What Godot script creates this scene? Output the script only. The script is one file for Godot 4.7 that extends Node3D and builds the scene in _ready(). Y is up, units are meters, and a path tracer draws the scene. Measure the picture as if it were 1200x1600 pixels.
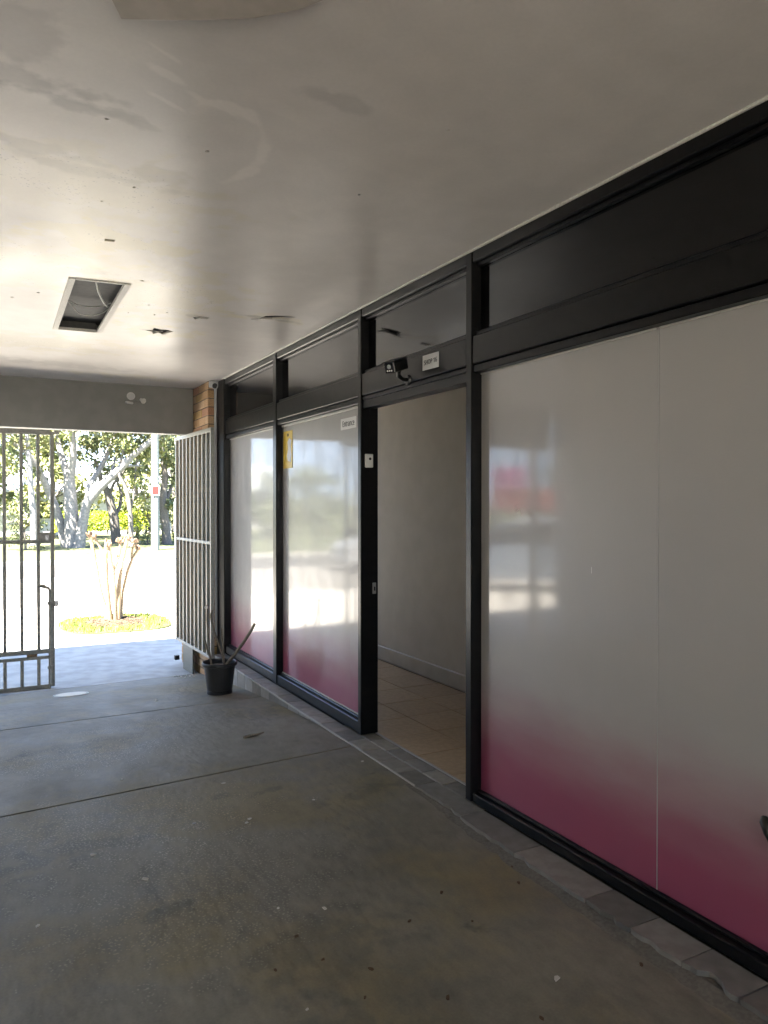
extends Node3D
# A covered shop arcade: printed shop windows on one side, a steel gate and a bright street beyond.
# Axes: x to the shopfront, y up, -z along the arcade to the street. P(x, y, d) puts a point d metres down the arcade.

const EYE := 1.449
const CEIL := 2.677
var M := {}
var cache := {}
var taken := {}
var rng := RandomNumberGenerator.new()

# ---------------------------------------------------------------- helpers
func P(x: float, y: float, d: float) -> Vector3:
	return Vector3(x, y, -d)

func px(u: float, v: float, d: float) -> Vector3:
	# a point of the place, surveyed from the photograph, on the plane d metres down the arcade
	var yaw := deg_to_rad(28.1)
	var pitch := atan(-12.0 / 1180.0)
	var fw := Vector3(sin(yaw) * cos(pitch), sin(pitch), -cos(yaw) * cos(pitch))
	var rt := Vector3(cos(yaw), 0, sin(yaw))
	var up := rt.cross(fw)
	var r := fw + rt * ((u - 600.0) / 1180.0) + up * ((800.0 - v) / 1180.0)
	return Vector3(0, EYE, 0) + r * (-d / r.z)

func lin(r: float, g: float, b: float) -> Color:
	return Color(r, g, b).linear_to_srgb()

func mat(called: String, c: Color, rough := 0.6, extra := {}) -> StandardMaterial3D:
	var m := StandardMaterial3D.new()
	m.resource_name = called
	m.albedo_color = c
	m.roughness = rough
	for k in extra:
		m.set(k, extra[k])
	M[called] = m
	return m

func noise_tex(sd: int, freq: float, cols: Array, offs: Array, size := 512, oct := 5, kind := FastNoiseLite.TYPE_SIMPLEX_SMOOTH) -> NoiseTexture2D:
	var n := FastNoiseLite.new()
	n.seed = sd
	n.noise_type = kind
	n.frequency = freq
	n.fractal_octaves = oct
	var t := NoiseTexture2D.new()
	t.width = size
	t.height = size
	t.seamless = true
	t.noise = n
	var g := Gradient.new()
	g.offsets = PackedFloat32Array(offs)
	g.colors = PackedColorArray(cols)
	t.color_ramp = g
	return t

func grained(called: String, a: Color, b: Color, rough: float, scale := 1.0, sd := 1, freq := 0.01, extra := {}) -> StandardMaterial3D:
	var m := mat(called, Color.WHITE, rough, extra)
	m.albedo_texture = noise_tex(sd, freq, [a, b], [0.25, 0.75])
	m.uv1_triplanar = true
	m.uv1_world_triplanar = true
	m.uv1_scale = Vector3.ONE * scale
	return m

func numbered(called: String) -> String:
	if not taken.has(called):
		taken[called] = 0
		return called
	taken[called] += 1
	return "%s_%03d" % [called, taken[called]]

func thing(called: String, label: String, category: String, at := Vector3.ZERO, turn := 0.0, group := "") -> Node3D:
	var o := Node3D.new()
	o.name = numbered(called)
	add_child(o)
	o.position = at
	o.rotation.y = turn
	o.set_meta("label", label)
	o.set_meta("category", category)
	if group:
		o.set_meta("group", group)
	return o

func setting(called: String) -> Node3D:
	var o := Node3D.new()
	o.name = numbered(called)
	add_child(o)
	o.set_meta("kind", "structure")
	return o

func part(parent: Node, called: String, mesh: Mesh, m: Material, at := Vector3.ZERO, rot := Vector3.ZERO) -> MeshInstance3D:
	var o := MeshInstance3D.new()
	o.name = called
	o.mesh = mesh
	o.material_override = m
	o.position = at
	o.rotation = rot
	parent.add_child(o, true)
	return o

func tag(o: Node, label: String, category: String, group := "") -> Node:
	o.set_meta("label", label)
	o.set_meta("category", category)
	if group:
		o.set_meta("group", group)
	return o

func single(called: String, mesh: Mesh, m: Material, label: String, category: String, at := Vector3.ZERO, rot := Vector3.ZERO, group := "") -> MeshInstance3D:
	var o := part(self, numbered(called), mesh, m, at, rot)
	tag(o, label, category, group)
	return o

func st0() -> SurfaceTool:
	var st := SurfaceTool.new()
	st.begin(Mesh.PRIMITIVE_TRIANGLES)
	return st

func tri(st: SurfaceTool, a: Vector3, b: Vector3, c: Vector3, out: Vector3) -> void:
	var n := (a - c).cross(a - b)
	if n.dot(out) < 0.0:
		var t := b
		b = c
		c = t
		n = -n
	n = n.normalized()
	for p in [a, b, c]:
		st.set_normal(n)
		st.add_vertex(p)

func quad(st: SurfaceTool, a: Vector3, b: Vector3, c: Vector3, d: Vector3, out: Vector3) -> void:
	tri(st, a, b, c, out)
	tri(st, a, c, d, out)

# a box with chamfered edges, 44 triangles, centred on its own origin
func bev(sx: float, sy: float, sz: float, b := 0.003) -> ArrayMesh:
	var key := "b%.4f,%.4f,%.4f,%.4f" % [sx, sy, sz, b]
	if cache.has(key):
		return cache[key]
	var st := st0()
	add_bev(st, Vector3.ZERO, Vector3(sx, sy, sz), b)
	var m := st.commit()
	cache[key] = m
	return m

func add_bev(st: SurfaceTool, c: Vector3, s: Vector3, b: float, bas := Basis.IDENTITY) -> void:
	var h := s * 0.5
	b = minf(b, minf(h.x, minf(h.y, h.z)) * 0.6)
	var v := {}
	for i in 8:
		var g := Vector3(1 if i & 1 else -1, 1 if i & 2 else -1, 1 if i & 4 else -1)
		var full := g * h
		v[i] = [c + bas * (full - Vector3(0, g.y, g.z) * b), c + bas * (full - Vector3(g.x, 0, g.z) * b), c + bas * (full - Vector3(g.x, g.y, 0) * b)]
		tri(st, v[i][0], v[i][1], v[i][2], bas * g)
	for ax in 3:
		var bit := 1 << ax
		var o1 := 1 << ((ax + 1) % 3)
		var o2 := 1 << ((ax + 2) % 3)
		for side in 2:
			var i0 := bit * side
			var n := Vector3.ZERO
			n[ax] = 1 if side else -1
			quad(st, v[i0][ax], v[i0 | o1][ax], v[i0 | o1 | o2][ax], v[i0 | o2][ax], bas * n)
		# edges along this axis
		var a1 := (ax + 1) % 3
		var a2 := (ax + 2) % 3
		for s1 in 2:
			for s2 in 2:
				var e0 := o1 * s1 + o2 * s2
				var n2 := Vector3.ZERO
				n2[a1] = 1 if s1 else -1
				n2[a2] = 1 if s2 else -1
				quad(st, v[e0][a1], v[e0 | bit][a1], v[e0 | bit][a2], v[e0][a2], bas * n2)

# a chamfered box between two corners given as x, y, d
func boxp(parent: Node, called: String, x0: float, x1: float, y0: float, y1: float, d0: float, d1: float, m: Material, b := 0.003) -> MeshInstance3D:
	return part(parent, called, bev(absf(x1 - x0), absf(y1 - y0), absf(d1 - d0), b), m, P((x0 + x1) * 0.5, (y0 + y1) * 0.5, (d0 + d1) * 0.5))

func tube(pts: Array, radii: Array, sides := 8, st: SurfaceTool = null) -> ArrayMesh:
	var own := st == null
	if own:
		st = st0()
	var rings := []
	var ref := Vector3(0.13, 0.31, 0.94)
	for i in pts.size():
		var t: Vector3
		if i == 0:
			t = pts[1] - pts[0]
		elif i == pts.size() - 1:
			t = pts[i] - pts[i - 1]
		else:
			t = pts[i + 1] - pts[i - 1]
		t = t.normalized()
		var a := ref.cross(t).normalized()
		var b := t.cross(a)
		var ring := []
		for k in sides:
			var an := TAU * k / sides
			ring.append(a * cos(an) + b * sin(an))
		rings.append(ring)
	for i in pts.size() - 1:
		for k in sides:
			var k2 := (k + 1) % sides
			var q := [[i, k], [i, k2], [i + 1, k2], [i + 1, k]]
			for tr in [[0, 1, 2], [0, 2, 3]]:
				var vs := []
				var ns := []
				for j in tr:
					var e = q[j]
					ns.append(rings[e[0]][e[1]])
					vs.append(pts[e[0]] + rings[e[0]][e[1]] * radii[mini(e[0], radii.size() - 1)])
				if (vs[0] - vs[2]).cross(vs[0] - vs[1]).dot(ns[0] + ns[1] + ns[2]) < 0.0:
					var tv = vs[1]
					vs[1] = vs[2]
					vs[2] = tv
					tv = ns[1]
					ns[1] = ns[2]
					ns[2] = tv
				for j in 3:
					st.set_normal(ns[j])
					st.add_vertex(vs[j])
	for e in [0, pts.size() - 1]:
		var dirn: Vector3 = (pts[0] - pts[1]) if e == 0 else (pts[e] - pts[e - 1])
		for k in sides:
			tri(st, pts[e], pts[e] + rings[e][k] * radii[mini(e, radii.size() - 1)], pts[e] + rings[e][(k + 1) % sides] * radii[mini(e, radii.size() - 1)], dirn)
	return st.commit() if own else null

# profile of [radius, height] turned about y
func lathe(prof: Array, seg := 24, smooth := true) -> ArrayMesh:
	var st := st0()
	st.set_smooth_group(0 if smooth else -1)
	for i in prof.size() - 1:
		var p0 = prof[i]
		var p1 = prof[i + 1]
		var dy: float = p1[1] - p0[1]
		var dr: float = p1[0] - p0[0]
		for k in seg:
			var a0 := TAU * k / seg
			var a1 := TAU * (k + 1) / seg
			var am := (a0 + a1) * 0.5
			var out := Vector3(cos(am) * dy, -dr, sin(am) * dy)
			var v00 := Vector3(cos(a0) * p0[0], p0[1], sin(a0) * p0[0])
			var v01 := Vector3(cos(a1) * p0[0], p0[1], sin(a1) * p0[0])
			var v10 := Vector3(cos(a0) * p1[0], p1[1], sin(a0) * p1[0])
			var v11 := Vector3(cos(a1) * p1[0], p1[1], sin(a1) * p1[0])
			if p0[0] > 0.0001:
				tri(st, v00, v01, v11, out)
			if p1[0] > 0.0001:
				tri(st, v00, v11, v10, out)
	return st.commit()

# a polygon in (x, d) given thickness: top at y1, underside at y0
func slab(poly: PackedVector2Array, y0: float, y1: float) -> ArrayMesh:
	var st := st0()
	var idx := Geometry2D.triangulate_polygon(poly)
	for i in range(0, idx.size(), 3):
		for y in [y0, y1]:
			tri(st, P(poly[idx[i]].x, y, poly[idx[i]].y), P(poly[idx[i + 1]].x, y, poly[idx[i + 1]].y), P(poly[idx[i + 2]].x, y, poly[idx[i + 2]].y), Vector3(0, 1 if y == y1 else -1, 0))
	var cw := Geometry2D.is_polygon_clockwise(poly)
	for i in poly.size():
		var a := poly[i]
		var b := poly[(i + 1) % poly.size()]
		var e := (b - a)
		var out2 := Vector2(e.y, -e.x)
		if cw:
			out2 = -out2
		quad(st, P(a.x, y0, a.y), P(b.x, y0, b.y), P(b.x, y1, b.y), P(a.x, y1, a.y), P(out2.x, 0, out2.y))
	return st.commit()

func sstep(a: float, b: float, x: float) -> float:
	var t := clampf((x - a) / (b - a), 0.0, 1.0)
	return t * t * (3.0 - 2.0 * t)

# height of the concrete: level by the shop door, falling to the street
func floor_y(d: float) -> float:
	if d < 4.2:
		return -0.006 - 0.022 * (1.0 - sstep(2.5, 3.5, d))
	var t := minf(d, 7.9) - 4.2
	var y := -0.006 - (0.03 * t + 0.0148 * t * t)
	if d > 7.9:
		y -= 0.0135 * (minf(d, 21.6) - 7.9)
	return y

# ---------------------------------------------------------------- computed surfaces
func bytes_of(sd: int, freq: float, w: int, h: int, oct := 5, kind := FastNoiseLite.TYPE_SIMPLEX_SMOOTH) -> PackedByteArray:
	var n := FastNoiseLite.new()
	n.seed = sd
	n.noise_type = kind
	n.frequency = freq
	n.fractal_octaves = oct
	return n.get_image(w, h, false, false, false).get_data()

func blot(img: PackedFloat32Array, w: int, h: int, cx: float, cy: float, rx: float, ry: float, turn: float, amount: float, wob: PackedByteArray) -> void:
	# one irregular patch of matter added to a mask, its outline broken by noise
	var r := maxf(rx, ry) * 1.5
	var ca := cos(turn)
	var sa := sin(turn)
	for y in range(maxi(0, int(cy - r)), mini(h, int(cy + r))):
		for x in range(maxi(0, int(cx - r)), mini(w, int(cx + r))):
			var dx := x - cx
			var dy := y - cy
			var q := Vector2((dx * ca + dy * sa) / rx, (-dx * sa + dy * ca) / ry).length()
			q += (wob[y * w + x] - 128) / 110.0
			if q < 1.0:
				img[y * w + x] += amount * minf(1.0, (1.0 - q) * 2.2)

func ceiling_maps() -> void:
	# x from -1.9 to 2.3 m (1024 px), d from 0 to 8.4 m (2048 px)
	var w := 1024
	var h := 2048
	var big := bytes_of(11, 0.004, w, h, 4)
	var mid := bytes_of(12, 0.018, w, h, 5)
	var fine := bytes_of(13, 0.22, w, h, 2)
	var streak := bytes_of(14, 0.01, w, 256, 4)
	var yellow := PackedFloat32Array()
	yellow.resize(w * h)
	var soot := PackedFloat32Array()
	soot.resize(w * h)
	var pale := PackedFloat32Array()
	pale.resize(w * h)
	var k := 1024.0 / 4.2
	# rusty water stain round the slot, older ones by the light opening and the torn sheet joints
	for s in [[0.55, 3.70, 0.34, 0.2, 0.9], [0.95, 4.6, 0.45, 0.6, 0.55], [0.2, 4.3, 0.5, 0.5, 0.45], [1.1, 5.5, 0.3, 0.22, 0.7], [0.4, 6.3, 0.7, 0.35, 0.5], [1.3, 7.6, 0.5, 0.18, 0.5], [1.7, 4.75, 0.25, 0.1, 0.5], [0.3, 3.1, 0.6, 0.35, 0.4]]:
		blot(yellow, w, h, (s[0] + 1.9) * k, s[1] * k, s[2] * k, s[3] * k, 0.1, s[4], mid)
	for s in [[0.16, 2.42, 0.2, 0.07, 0.5], [0.3, 2.5, 0.22, 0.05, 0.55], [0.12, 2.86, 0.3, 0.05, 0.35], [0.35, 2.98, 0.3, 0.05, 0.3], [0.1, 2.2, 0.15, 0.12, 0.3], [0.55, 4.25, 0.25, 0.06, 0.35], [1.12, 5.49, 0.14, 0.03, 0.6], [1.66, 4.77, 0.2, 0.035, 0.6], [1.28, 4.95, 0.1, 0.03, 0.5], [0.95, 2.1, 0.14, 0.05, 0.22], [0.6, 2.9, 0.12, 0.1, 0.2], [0.6, 7.2, 0.7, 0.12, 0.2]]:
		blot(soot, w, h, (s[0] + 1.9) * k, s[1] * k, s[2] * k, s[3] * k, 0.12, s[4], mid)
	# pale filler arc and scrapes where something was torn off
	for i in 60:
		var t := i / 59.0
		var a := lerpf(-1.9, 0.75, t)
		blot(pale, w, h, (0.66 + 0.22 * cos(a) + 1.9) * k, (2.62 + 0.33 * sin(a)) * k, 0.035 * k, 0.03 * k, a, 0.3, mid)
	for s in [[0.47, 2.2, 0.1, 0.02, 0.9], [0.5, 2.35, 0.1, 0.016, 0.9], [0.44, 2.1, 0.08, 0.014, 0.7], [0.58, 2.28, 0.05, 0.015, 0.7], [0.62, 2.32, 0.03, 0.1, 0.35], [0.85, 2.25, 0.2, 0.03, 0.25], [1.1, 2.25, 0.12, 0.05, 0.2], [1.2, 3.0, 0.1, 0.02, 0.3]]:
		blot(pale, w, h, (s[0] + 1.9) * k, s[1] * k, s[2] * k, s[3] * k, 0.5, s[4], mid)
	var out := PackedByteArray()
	out.resize(w * h * 3)
	for y in h:
		for x in w:
			var i := y * w + x
			var b := (big[i] - 128) / 128.0
			var m := (mid[i] - 128) / 128.0
			var f := (fine[i] - 128) / 128.0
			var s := (streak[(y % 256) * w + (x >> 2)] - 128) / 128.0
			var l := 0.84 + 0.02 * b + 0.025 * m + 0.01 * f + 0.012 * s
			var yl := minf(yellow[i], 1.0)
			var so := minf(soot[i], 1.0) * (0.75 + 0.6 * m)
			var pa := minf(pale[i], 1.0)
			l += 0.055 * pa
			l *= 1.0 - 0.42 * so
			# specks of mould among the stains
			if f > 0.52 and m > 0.02 and yl > 0.12:
				l *= 0.8
			var r := l
			var g := l * (0.972 - 0.015 * yl)
			var bl := l * (0.948 - 0.11 * yl)
			out[i * 3] = clampi(int(r * 255.0), 0, 255)
			out[i * 3 + 1] = clampi(int(g * 255.0), 0, 255)
			out[i * 3 + 2] = clampi(int(bl * 255.0), 0, 255)
	var tex := ImageTexture.create_from_image(Image.create_from_data(w, h, false, Image.FORMAT_RGB8, out))
	var m2 := mat("ceiling_paint", Color.WHITE, 0.36)
	m2.albedo_texture = tex
	m2.heightmap_enabled = true
	m2.heightmap_scale = 0.5
	m2.heightmap_texture = noise_tex(15, 0.012, [Color(0.3, 0.3, 0.3), Color(0.7, 0.7, 0.7)], [0.1, 0.9], 1024, 4)
	m2.metallic_specular = 0.5
	m2.roughness = 1.0
	m2.roughness_texture = noise_tex(16, 0.008, [Color(0.28, 0.28, 0.28), Color(0.39, 0.39, 0.39)], [0.2, 0.8], 512, 5)

func floor_maps() -> void:
	# x from -1.9 to 2.3 m (1024 px), d from 0 to 8.4 m (2048 px)
	var w := 1024
	var h := 2048
	var big := bytes_of(21, 0.0045, w, h, 5)
	var mid := bytes_of(22, 0.03, w, h, 5)
	var fine := bytes_of(23, 0.35, w, h, 2)
	var tint := bytes_of(24, 0.003, w, h, 3)
	var dark := PackedFloat32Array()
	dark.resize(w * h)
	var grit := PackedFloat32Array()
	grit.resize(w * h)
	var k := 1024.0 / 4.2
	rng.seed = 77
	for i in 150:
		var r := 0.008 + 0.03 * pow(rng.randf(), 3.0)
		blot(dark, w, h, rng.randf_range(0, w), rng.randf_range(0, h), r * k, r * k * rng.randf_range(0.5, 1.0), rng.randf() * 3.0, rng.randf_range(0.25, 0.8), mid)
	for s in [[1.52, 2.15, 0.05, 0.04, 0.9], [1.3, 3.65, 0.09, 0.05, 0.6], [1.05, 3.7, 0.08, 0.03, 0.6], [0.55, 2.75, 0.14, 0.05, 0.6], [1.7, 3.4, 0.3, 0.06, 0.5], [0.3, 3.4, 0.3, 0.12, 0.4], [1.75, 5.2, 0.25, 0.2, 0.35], [0.5, 5.0, 0.5, 0.12, 0.35], [1.0, 2.3, 0.3, 0.2, 0.3], [0.7, 1.8, 0.4, 0.2, 0.3]]:
		blot(dark, w, h, (s[0] + 1.9) * k, s[1] * k, s[2] * k, s[3] * k, 0.2, s[4], mid)
	for s in [[0.55, 4.75, 0.6, 0.35, 1.0], [0.5, 3.6, 0.7, 0.4, 0.7], [0.7, 2.9, 0.5, 0.5, 0.5], [0.9, 5.3, 0.5, 0.2, 0.6]]:
		blot(grit, w, h, (s[0] + 1.9) * k, s[1] * k, s[2] * k, s[3] * k, 0.0, s[4], mid)
	var out := PackedByteArray()
	out.resize(w * h * 3)
	for y in h:
		for x in w:
			var i := y * w + x
			var b := (big[i] - 128) / 128.0
			var m := (mid[i] - 128) / 128.0
			var f := (fine[i] - 128) / 128.0
			var t := clampf((tint[i] - 118) / 60.0 + m * 0.5, 0.0, 1.0)
			var l := 0.495 + 0.05 * b + 0.05 * m + 0.028 * f
			l *= 1.0 - 0.20 * minf(dark[i], 1.0)
			var gr := grit[i]
			if f > 0.5 - 0.14 * gr and gr > 0.0:
				l += 0.10 + 0.12 * minf(gr, 1.0)
			out[i * 3] = clampi(int(l * 255.0), 0, 255)
			out[i * 3 + 1] = clampi(int(l * (0.972 - 0.04 * t) * 255.0), 0, 255)
			out[i * 3 + 2] = clampi(int(l * (0.875 - 0.15 * t) * 255.0), 0, 255)
	var m2 := mat("floor_concrete", Color.WHITE, 1.0)
	m2.albedo_texture = ImageTexture.create_from_image(Image.create_from_data(w, h, false, Image.FORMAT_RGB8, out))
	m2.roughness_texture = noise_tex(25, 0.012, [Color(0.5, 0.5, 0.5), Color(0.6, 0.6, 0.6)], [0.2, 0.8], 1024, 6)
	m2.heightmap_enabled = true
	m2.heightmap_scale = 0.25
	m2.heightmap_texture = noise_tex(26, 0.06, [Color.BLACK, Color.WHITE], [0.1, 0.9], 1024, 6)

func film_texture() -> ImageTexture:
	# the printed window film: pink ink at the foot running out into white, by the height on the sheet
	var w := 256
	var h := 1024
	var n := bytes_of(31, 0.01, w, h, 4)
	var fine := bytes_of(32, 0.3, w, h, 2)
	var im := Image.create(w, h, false, Image.FORMAT_RGB8)
	var white := Vector3(0.42, 0.405, 0.385)
	var pink := Vector3(0.315, 0.07, 0.128)
	for y in h:
		for x in w:
			var i := y * w + x
			var up := (1.0 - y / float(h)) * 2.05 + 0.04
			var t := 1.0 - sstep(0.16, 0.72, up + 0.05 * (n[i] - 128) / 128.0)
			var c := white.lerp(pink, t) * (1.0 + 0.015 * (n[i] - 128) / 128.0 + 0.012 * (fine[i] - 128) / 128.0)
			im.set_pixel(x, y, Color(c.x, c.y, c.z).linear_to_srgb())
	return ImageTexture.create_from_image(im)

func make_materials() -> void:
	ceiling_maps()
	floor_maps()
	var ft := film_texture()
	var film := mat("printed_film_glass", Color.WHITE, 0.42, {"metallic_specular": 0.4, "clearcoat_enabled": true, "clearcoat": 0.85, "clearcoat_roughness": 0.07})
	film.albedo_texture = ft
	film.heightmap_enabled = true
	film.heightmap_scale = 0.03
	film.heightmap_texture = noise_tex(33, 0.006, [Color.BLACK, Color.WHITE], [0.1, 0.9], 512, 2)
	film.texture_repeat = true
	film.clearcoat_texture = noise_tex(133, 0.012, [Color(0.7, 0.7, 0.7), Color(1, 1, 1)], [0.3, 0.7], 512, 5)
	grained("black_panel", lin(0.0035, 0.0035, 0.004), lin(0.006, 0.006, 0.006), 0.05, 1.0, 35, 0.01)
	var fr := grained("frame_paint", lin(0.006, 0.006, 0.0065), lin(0.009, 0.009, 0.009), 0.34, 1.3, 36, 0.02)
	fr.roughness_texture = noise_tex(37, 0.03, [Color(0.85, 0.85, 0.85), Color(1, 1, 1)], [0.2, 0.8], 512, 5)
	fr.roughness = 0.34
	fr.metallic_specular = 0.36
	mat("gasket_white", lin(0.55, 0.54, 0.5), 0.45)
	mat("silicone", lin(0.40, 0.395, 0.38), 0.3)
	grained("gate_paint", lin(0.29, 0.295, 0.265), lin(0.36, 0.36, 0.325), 0.5, 2.0, 38, 0.03)
	grained("gate_rust", lin(0.16, 0.10, 0.05), lin(0.24, 0.17, 0.1), 0.7, 3.0, 39, 0.05)
	grained("olive_steel", lin(0.10, 0.105, 0.085), lin(0.15, 0.15, 0.125), 0.55, 3.0, 40, 0.03)
	mat("zinc", lin(0.42, 0.42, 0.42), 0.4, {"metallic": 0.7})
	grained("beam_paint", lin(0.215, 0.21, 0.2), lin(0.235, 0.23, 0.217), 0.6, 0.8, 41, 0.012)
	grained("mortar", lin(0.10, 0.08, 0.062), lin(0.17, 0.14, 0.11), 0.9, 3.0, 42, 0.05)
	var bricks := [[0.46, 0.29, 0.15], [0.50, 0.33, 0.19], [0.42, 0.23, 0.14], [0.47, 0.31, 0.13], [0.52, 0.36, 0.22]]
	for i in 5:
		var c = bricks[i]
		var bm := grained("brick_%d" % i, lin(c[0] * 0.72, c[1] * 0.7, c[2] * 0.68), lin(c[0], c[1], c[2]), 0.9, 5.0, 50 + i, 0.03)
	var tiles := [[0.21, 0.205, 0.19], [0.27, 0.26, 0.24], [0.17, 0.165, 0.15], [0.30, 0.285, 0.255]]
	for i in 4:
		var c = tiles[i]
		grained("kerb_tile_%d" % i, lin(c[0] * 0.86, c[1] * 0.86, c[2] * 0.85), lin(c[0] * 1.06, c[1] * 1.06, c[2] * 1.06), 0.5, 1.2, 60 + i, 0.02)
	var ftl := [[0.47, 0.35, 0.225], [0.44, 0.325, 0.21], [0.5, 0.375, 0.245]]
	for i in 3:
		var c = ftl[i]
		grained("shop_tile_%d" % i, lin(c[0] * 0.85, c[1] * 0.85, c[2] * 0.85), lin(c[0], c[1], c[2]), 0.4, 2.0, 70 + i, 0.02)
	grained("old_mortar", lin(0.13, 0.12, 0.10), lin(0.19, 0.175, 0.15), 0.9, 2.0, 181, 0.05)
	grained("grout", lin(0.045, 0.04, 0.034), lin(0.08, 0.072, 0.062), 0.95, 3.0, 80, 0.05)
	grained("joint_dirt", lin(0.03, 0.027, 0.023), lin(0.06, 0.054, 0.045), 0.95, 3.0, 81, 0.06)
	grained("plaster", lin(0.70, 0.645, 0.57), lin(0.74, 0.685, 0.61), 0.7, 0.7, 82, 0.01)
	grained("edge_strip", lin(0.30, 0.29, 0.26), lin(0.42, 0.40, 0.36), 0.5, 3.0, 182, 0.06)
	grained("cover_paint", lin(0.42, 0.375, 0.325), lin(0.47, 0.42, 0.37), 0.6, 1.0, 186, 0.02)
	grained("skirting_paint", lin(0.52, 0.49, 0.44), lin(0.58, 0.55, 0.5), 0.45, 0.7, 83, 0.01)
	grained("left_wall_paint", lin(0.66, 0.63, 0.58), lin(0.72, 0.69, 0.64), 0.6, 0.5, 84, 0.01)
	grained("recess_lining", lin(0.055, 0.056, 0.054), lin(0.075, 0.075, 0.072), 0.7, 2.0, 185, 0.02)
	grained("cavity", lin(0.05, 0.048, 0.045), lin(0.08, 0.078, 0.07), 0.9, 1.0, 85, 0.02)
	grained("trim_white", lin(0.6, 0.58, 0.52), lin(0.72, 0.7, 0.64), 0.5, 3.0, 86, 0.04)
	grained("cable_sheath", lin(0.5, 0.5, 0.48), lin(0.6, 0.6, 0.57), 0.5, 3.0, 87, 0.04)
	mat("pot_plastic", lin(0.022, 0.023, 0.023), 0.45)
	grained("soil", lin(0.05, 0.035, 0.022), lin(0.12, 0.09, 0.06), 1.0, 6.0, 88, 0.06)
	grained("dead_stem", lin(0.14, 0.12, 0.09), lin(0.26, 0.23, 0.18), 0.85, 5.0, 89, 0.05)
	mat("sign_white", lin(0.74, 0.73, 0.71), 0.4)
	mat("sign_ink", lin(0.02, 0.02, 0.022), 0.6)
	mat("tag_yellow", lin(0.72, 0.50, 0.03), 0.4)
	mat("black_plastic", lin(0.008, 0.008, 0.008), 0.35)
	mat("grey_plastic", lin(0.36, 0.37, 0.37), 0.4)
	mat("white_plastic", lin(0.66, 0.65, 0.62), 0.35)
	mat("lens_glass", lin(0.01, 0.01, 0.012), 0.05)
	mat("lamp_lens", lin(0.62, 0.62, 0.6), 0.15)
	# outdoors
	grained("forecourt", lin(0.43, 0.41, 0.375), lin(0.55, 0.525, 0.485), 0.85, 0.22, 90, 0.012)
	grained("footpath_concrete", lin(0.27, 0.265, 0.25), lin(0.36, 0.35, 0.33), 0.6, 0.6, 190, 0.012)
	grained("worn_asphalt", lin(0.13, 0.124, 0.114), lin(0.20, 0.19, 0.175), 0.95, 0.16, 191, 0.02)
	grained("asphalt", lin(0.028, 0.027, 0.0265), lin(0.045, 0.043, 0.041), 0.9, 0.3, 91, 0.02)
	grained("kerb_concrete", lin(0.3, 0.29, 0.27), lin(0.42, 0.4, 0.37), 0.85, 1.0, 92, 0.02)
	grained("verge_grass", lin(0.03, 0.045, 0.012), lin(0.07, 0.07, 0.03), 1.0, 0.25, 93, 0.02)
	grained("mulch", lin(0.03, 0.019, 0.010), lin(0.065, 0.044, 0.026), 1.0, 3.0, 94, 0.06)
	grained("gum_bark", lin(0.17, 0.165, 0.16), lin(0.29, 0.275, 0.26), 0.85, 0.7, 95, 0.02)
	grained("grey_bark", lin(0.085, 0.078, 0.07), lin(0.16, 0.145, 0.13), 0.9, 1.0, 96, 0.03)
	grained("myrtle_bark", lin(0.15, 0.105, 0.06), lin(0.26, 0.205, 0.13), 0.75, 3.0, 97, 0.02)
	mat("myrtle_knob", lin(0.17, 0.115, 0.075), 0.9)
	var leafs := {"gum_leaf": [0.115, 0.135, 0.065], "dark_leaf": [0.095, 0.12, 0.055], "light_leaf": [0.15, 0.165, 0.065], "hedge_leaf": [0.26, 0.32, 0.03], "grass_blade": [0.15, 0.2, 0.04]}
	for k in leafs:
		var c = leafs[k]
		var lm := mat(k, Color.WHITE, 0.6, {"vertex_color_use_as_albedo": true, "backlight_enabled": true})
		lm.backlight = lin(c[0] * 0.5, c[1] * 0.5, c[2] * 0.4)
		lm.set_meta("tone", Vector3(c[0], c[1], c[2]))
	grained("pole_paint", lin(0.14, 0.155, 0.14), lin(0.22, 0.235, 0.215), 0.7, 1.0, 98, 0.02)
	mat("sign_red", lin(0.42, 0.02, 0.016), 0.4)
	mat("sign_pink", lin(0.85, 0.16, 0.42), 0.4)
	mat("board_red", lin(0.78, 0.13, 0.11), 0.4)
	mat("sign_back", lin(0.38, 0.4, 0.43), 0.4, {"metallic": 0.5})
	grained("house_white", lin(0.62, 0.61, 0.58), lin(0.7, 0.69, 0.66), 0.8, 0.3, 99, 0.02)
	grained("roof_sheet", lin(0.34, 0.37, 0.40), lin(0.42, 0.45, 0.48), 0.5, 0.3, 100, 0.02)
	mat("clear_glass", Color(0.9, 0.95, 0.93, 0.06), 0.02, {"transparency": BaseMaterial3D.TRANSPARENCY_ALPHA})
	mat("window_glass", lin(0.03, 0.035, 0.04), 0.06)
	mat("car_white", lin(0.68, 0.69, 0.70), 0.25, {"clearcoat_enabled": true, "clearcoat": 0.6, "clearcoat_roughness": 0.05})
	mat("car_blue", lin(0.50, 0.60, 0.72), 0.25, {"clearcoat_enabled": true, "clearcoat": 0.6, "clearcoat_roughness": 0.05})
	mat("tyre", lin(0.015, 0.015, 0.015), 0.8)
	mat("rim", lin(0.4, 0.4, 0.42), 0.3, {"metallic": 0.8})
	mat("tail_red", lin(0.4, 0.02, 0.02), 0.2)
	mat("banner_blue", lin(0.03, 0.07, 0.11), 0.5)
	mat("banner_orange", lin(0.35, 0.17, 0.05), 0.5)
	mat("paper", lin(0.6, 0.58, 0.54), 0.8)
	mat("dry_leaf", lin(0.10, 0.06, 0.03), 0.8)

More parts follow.
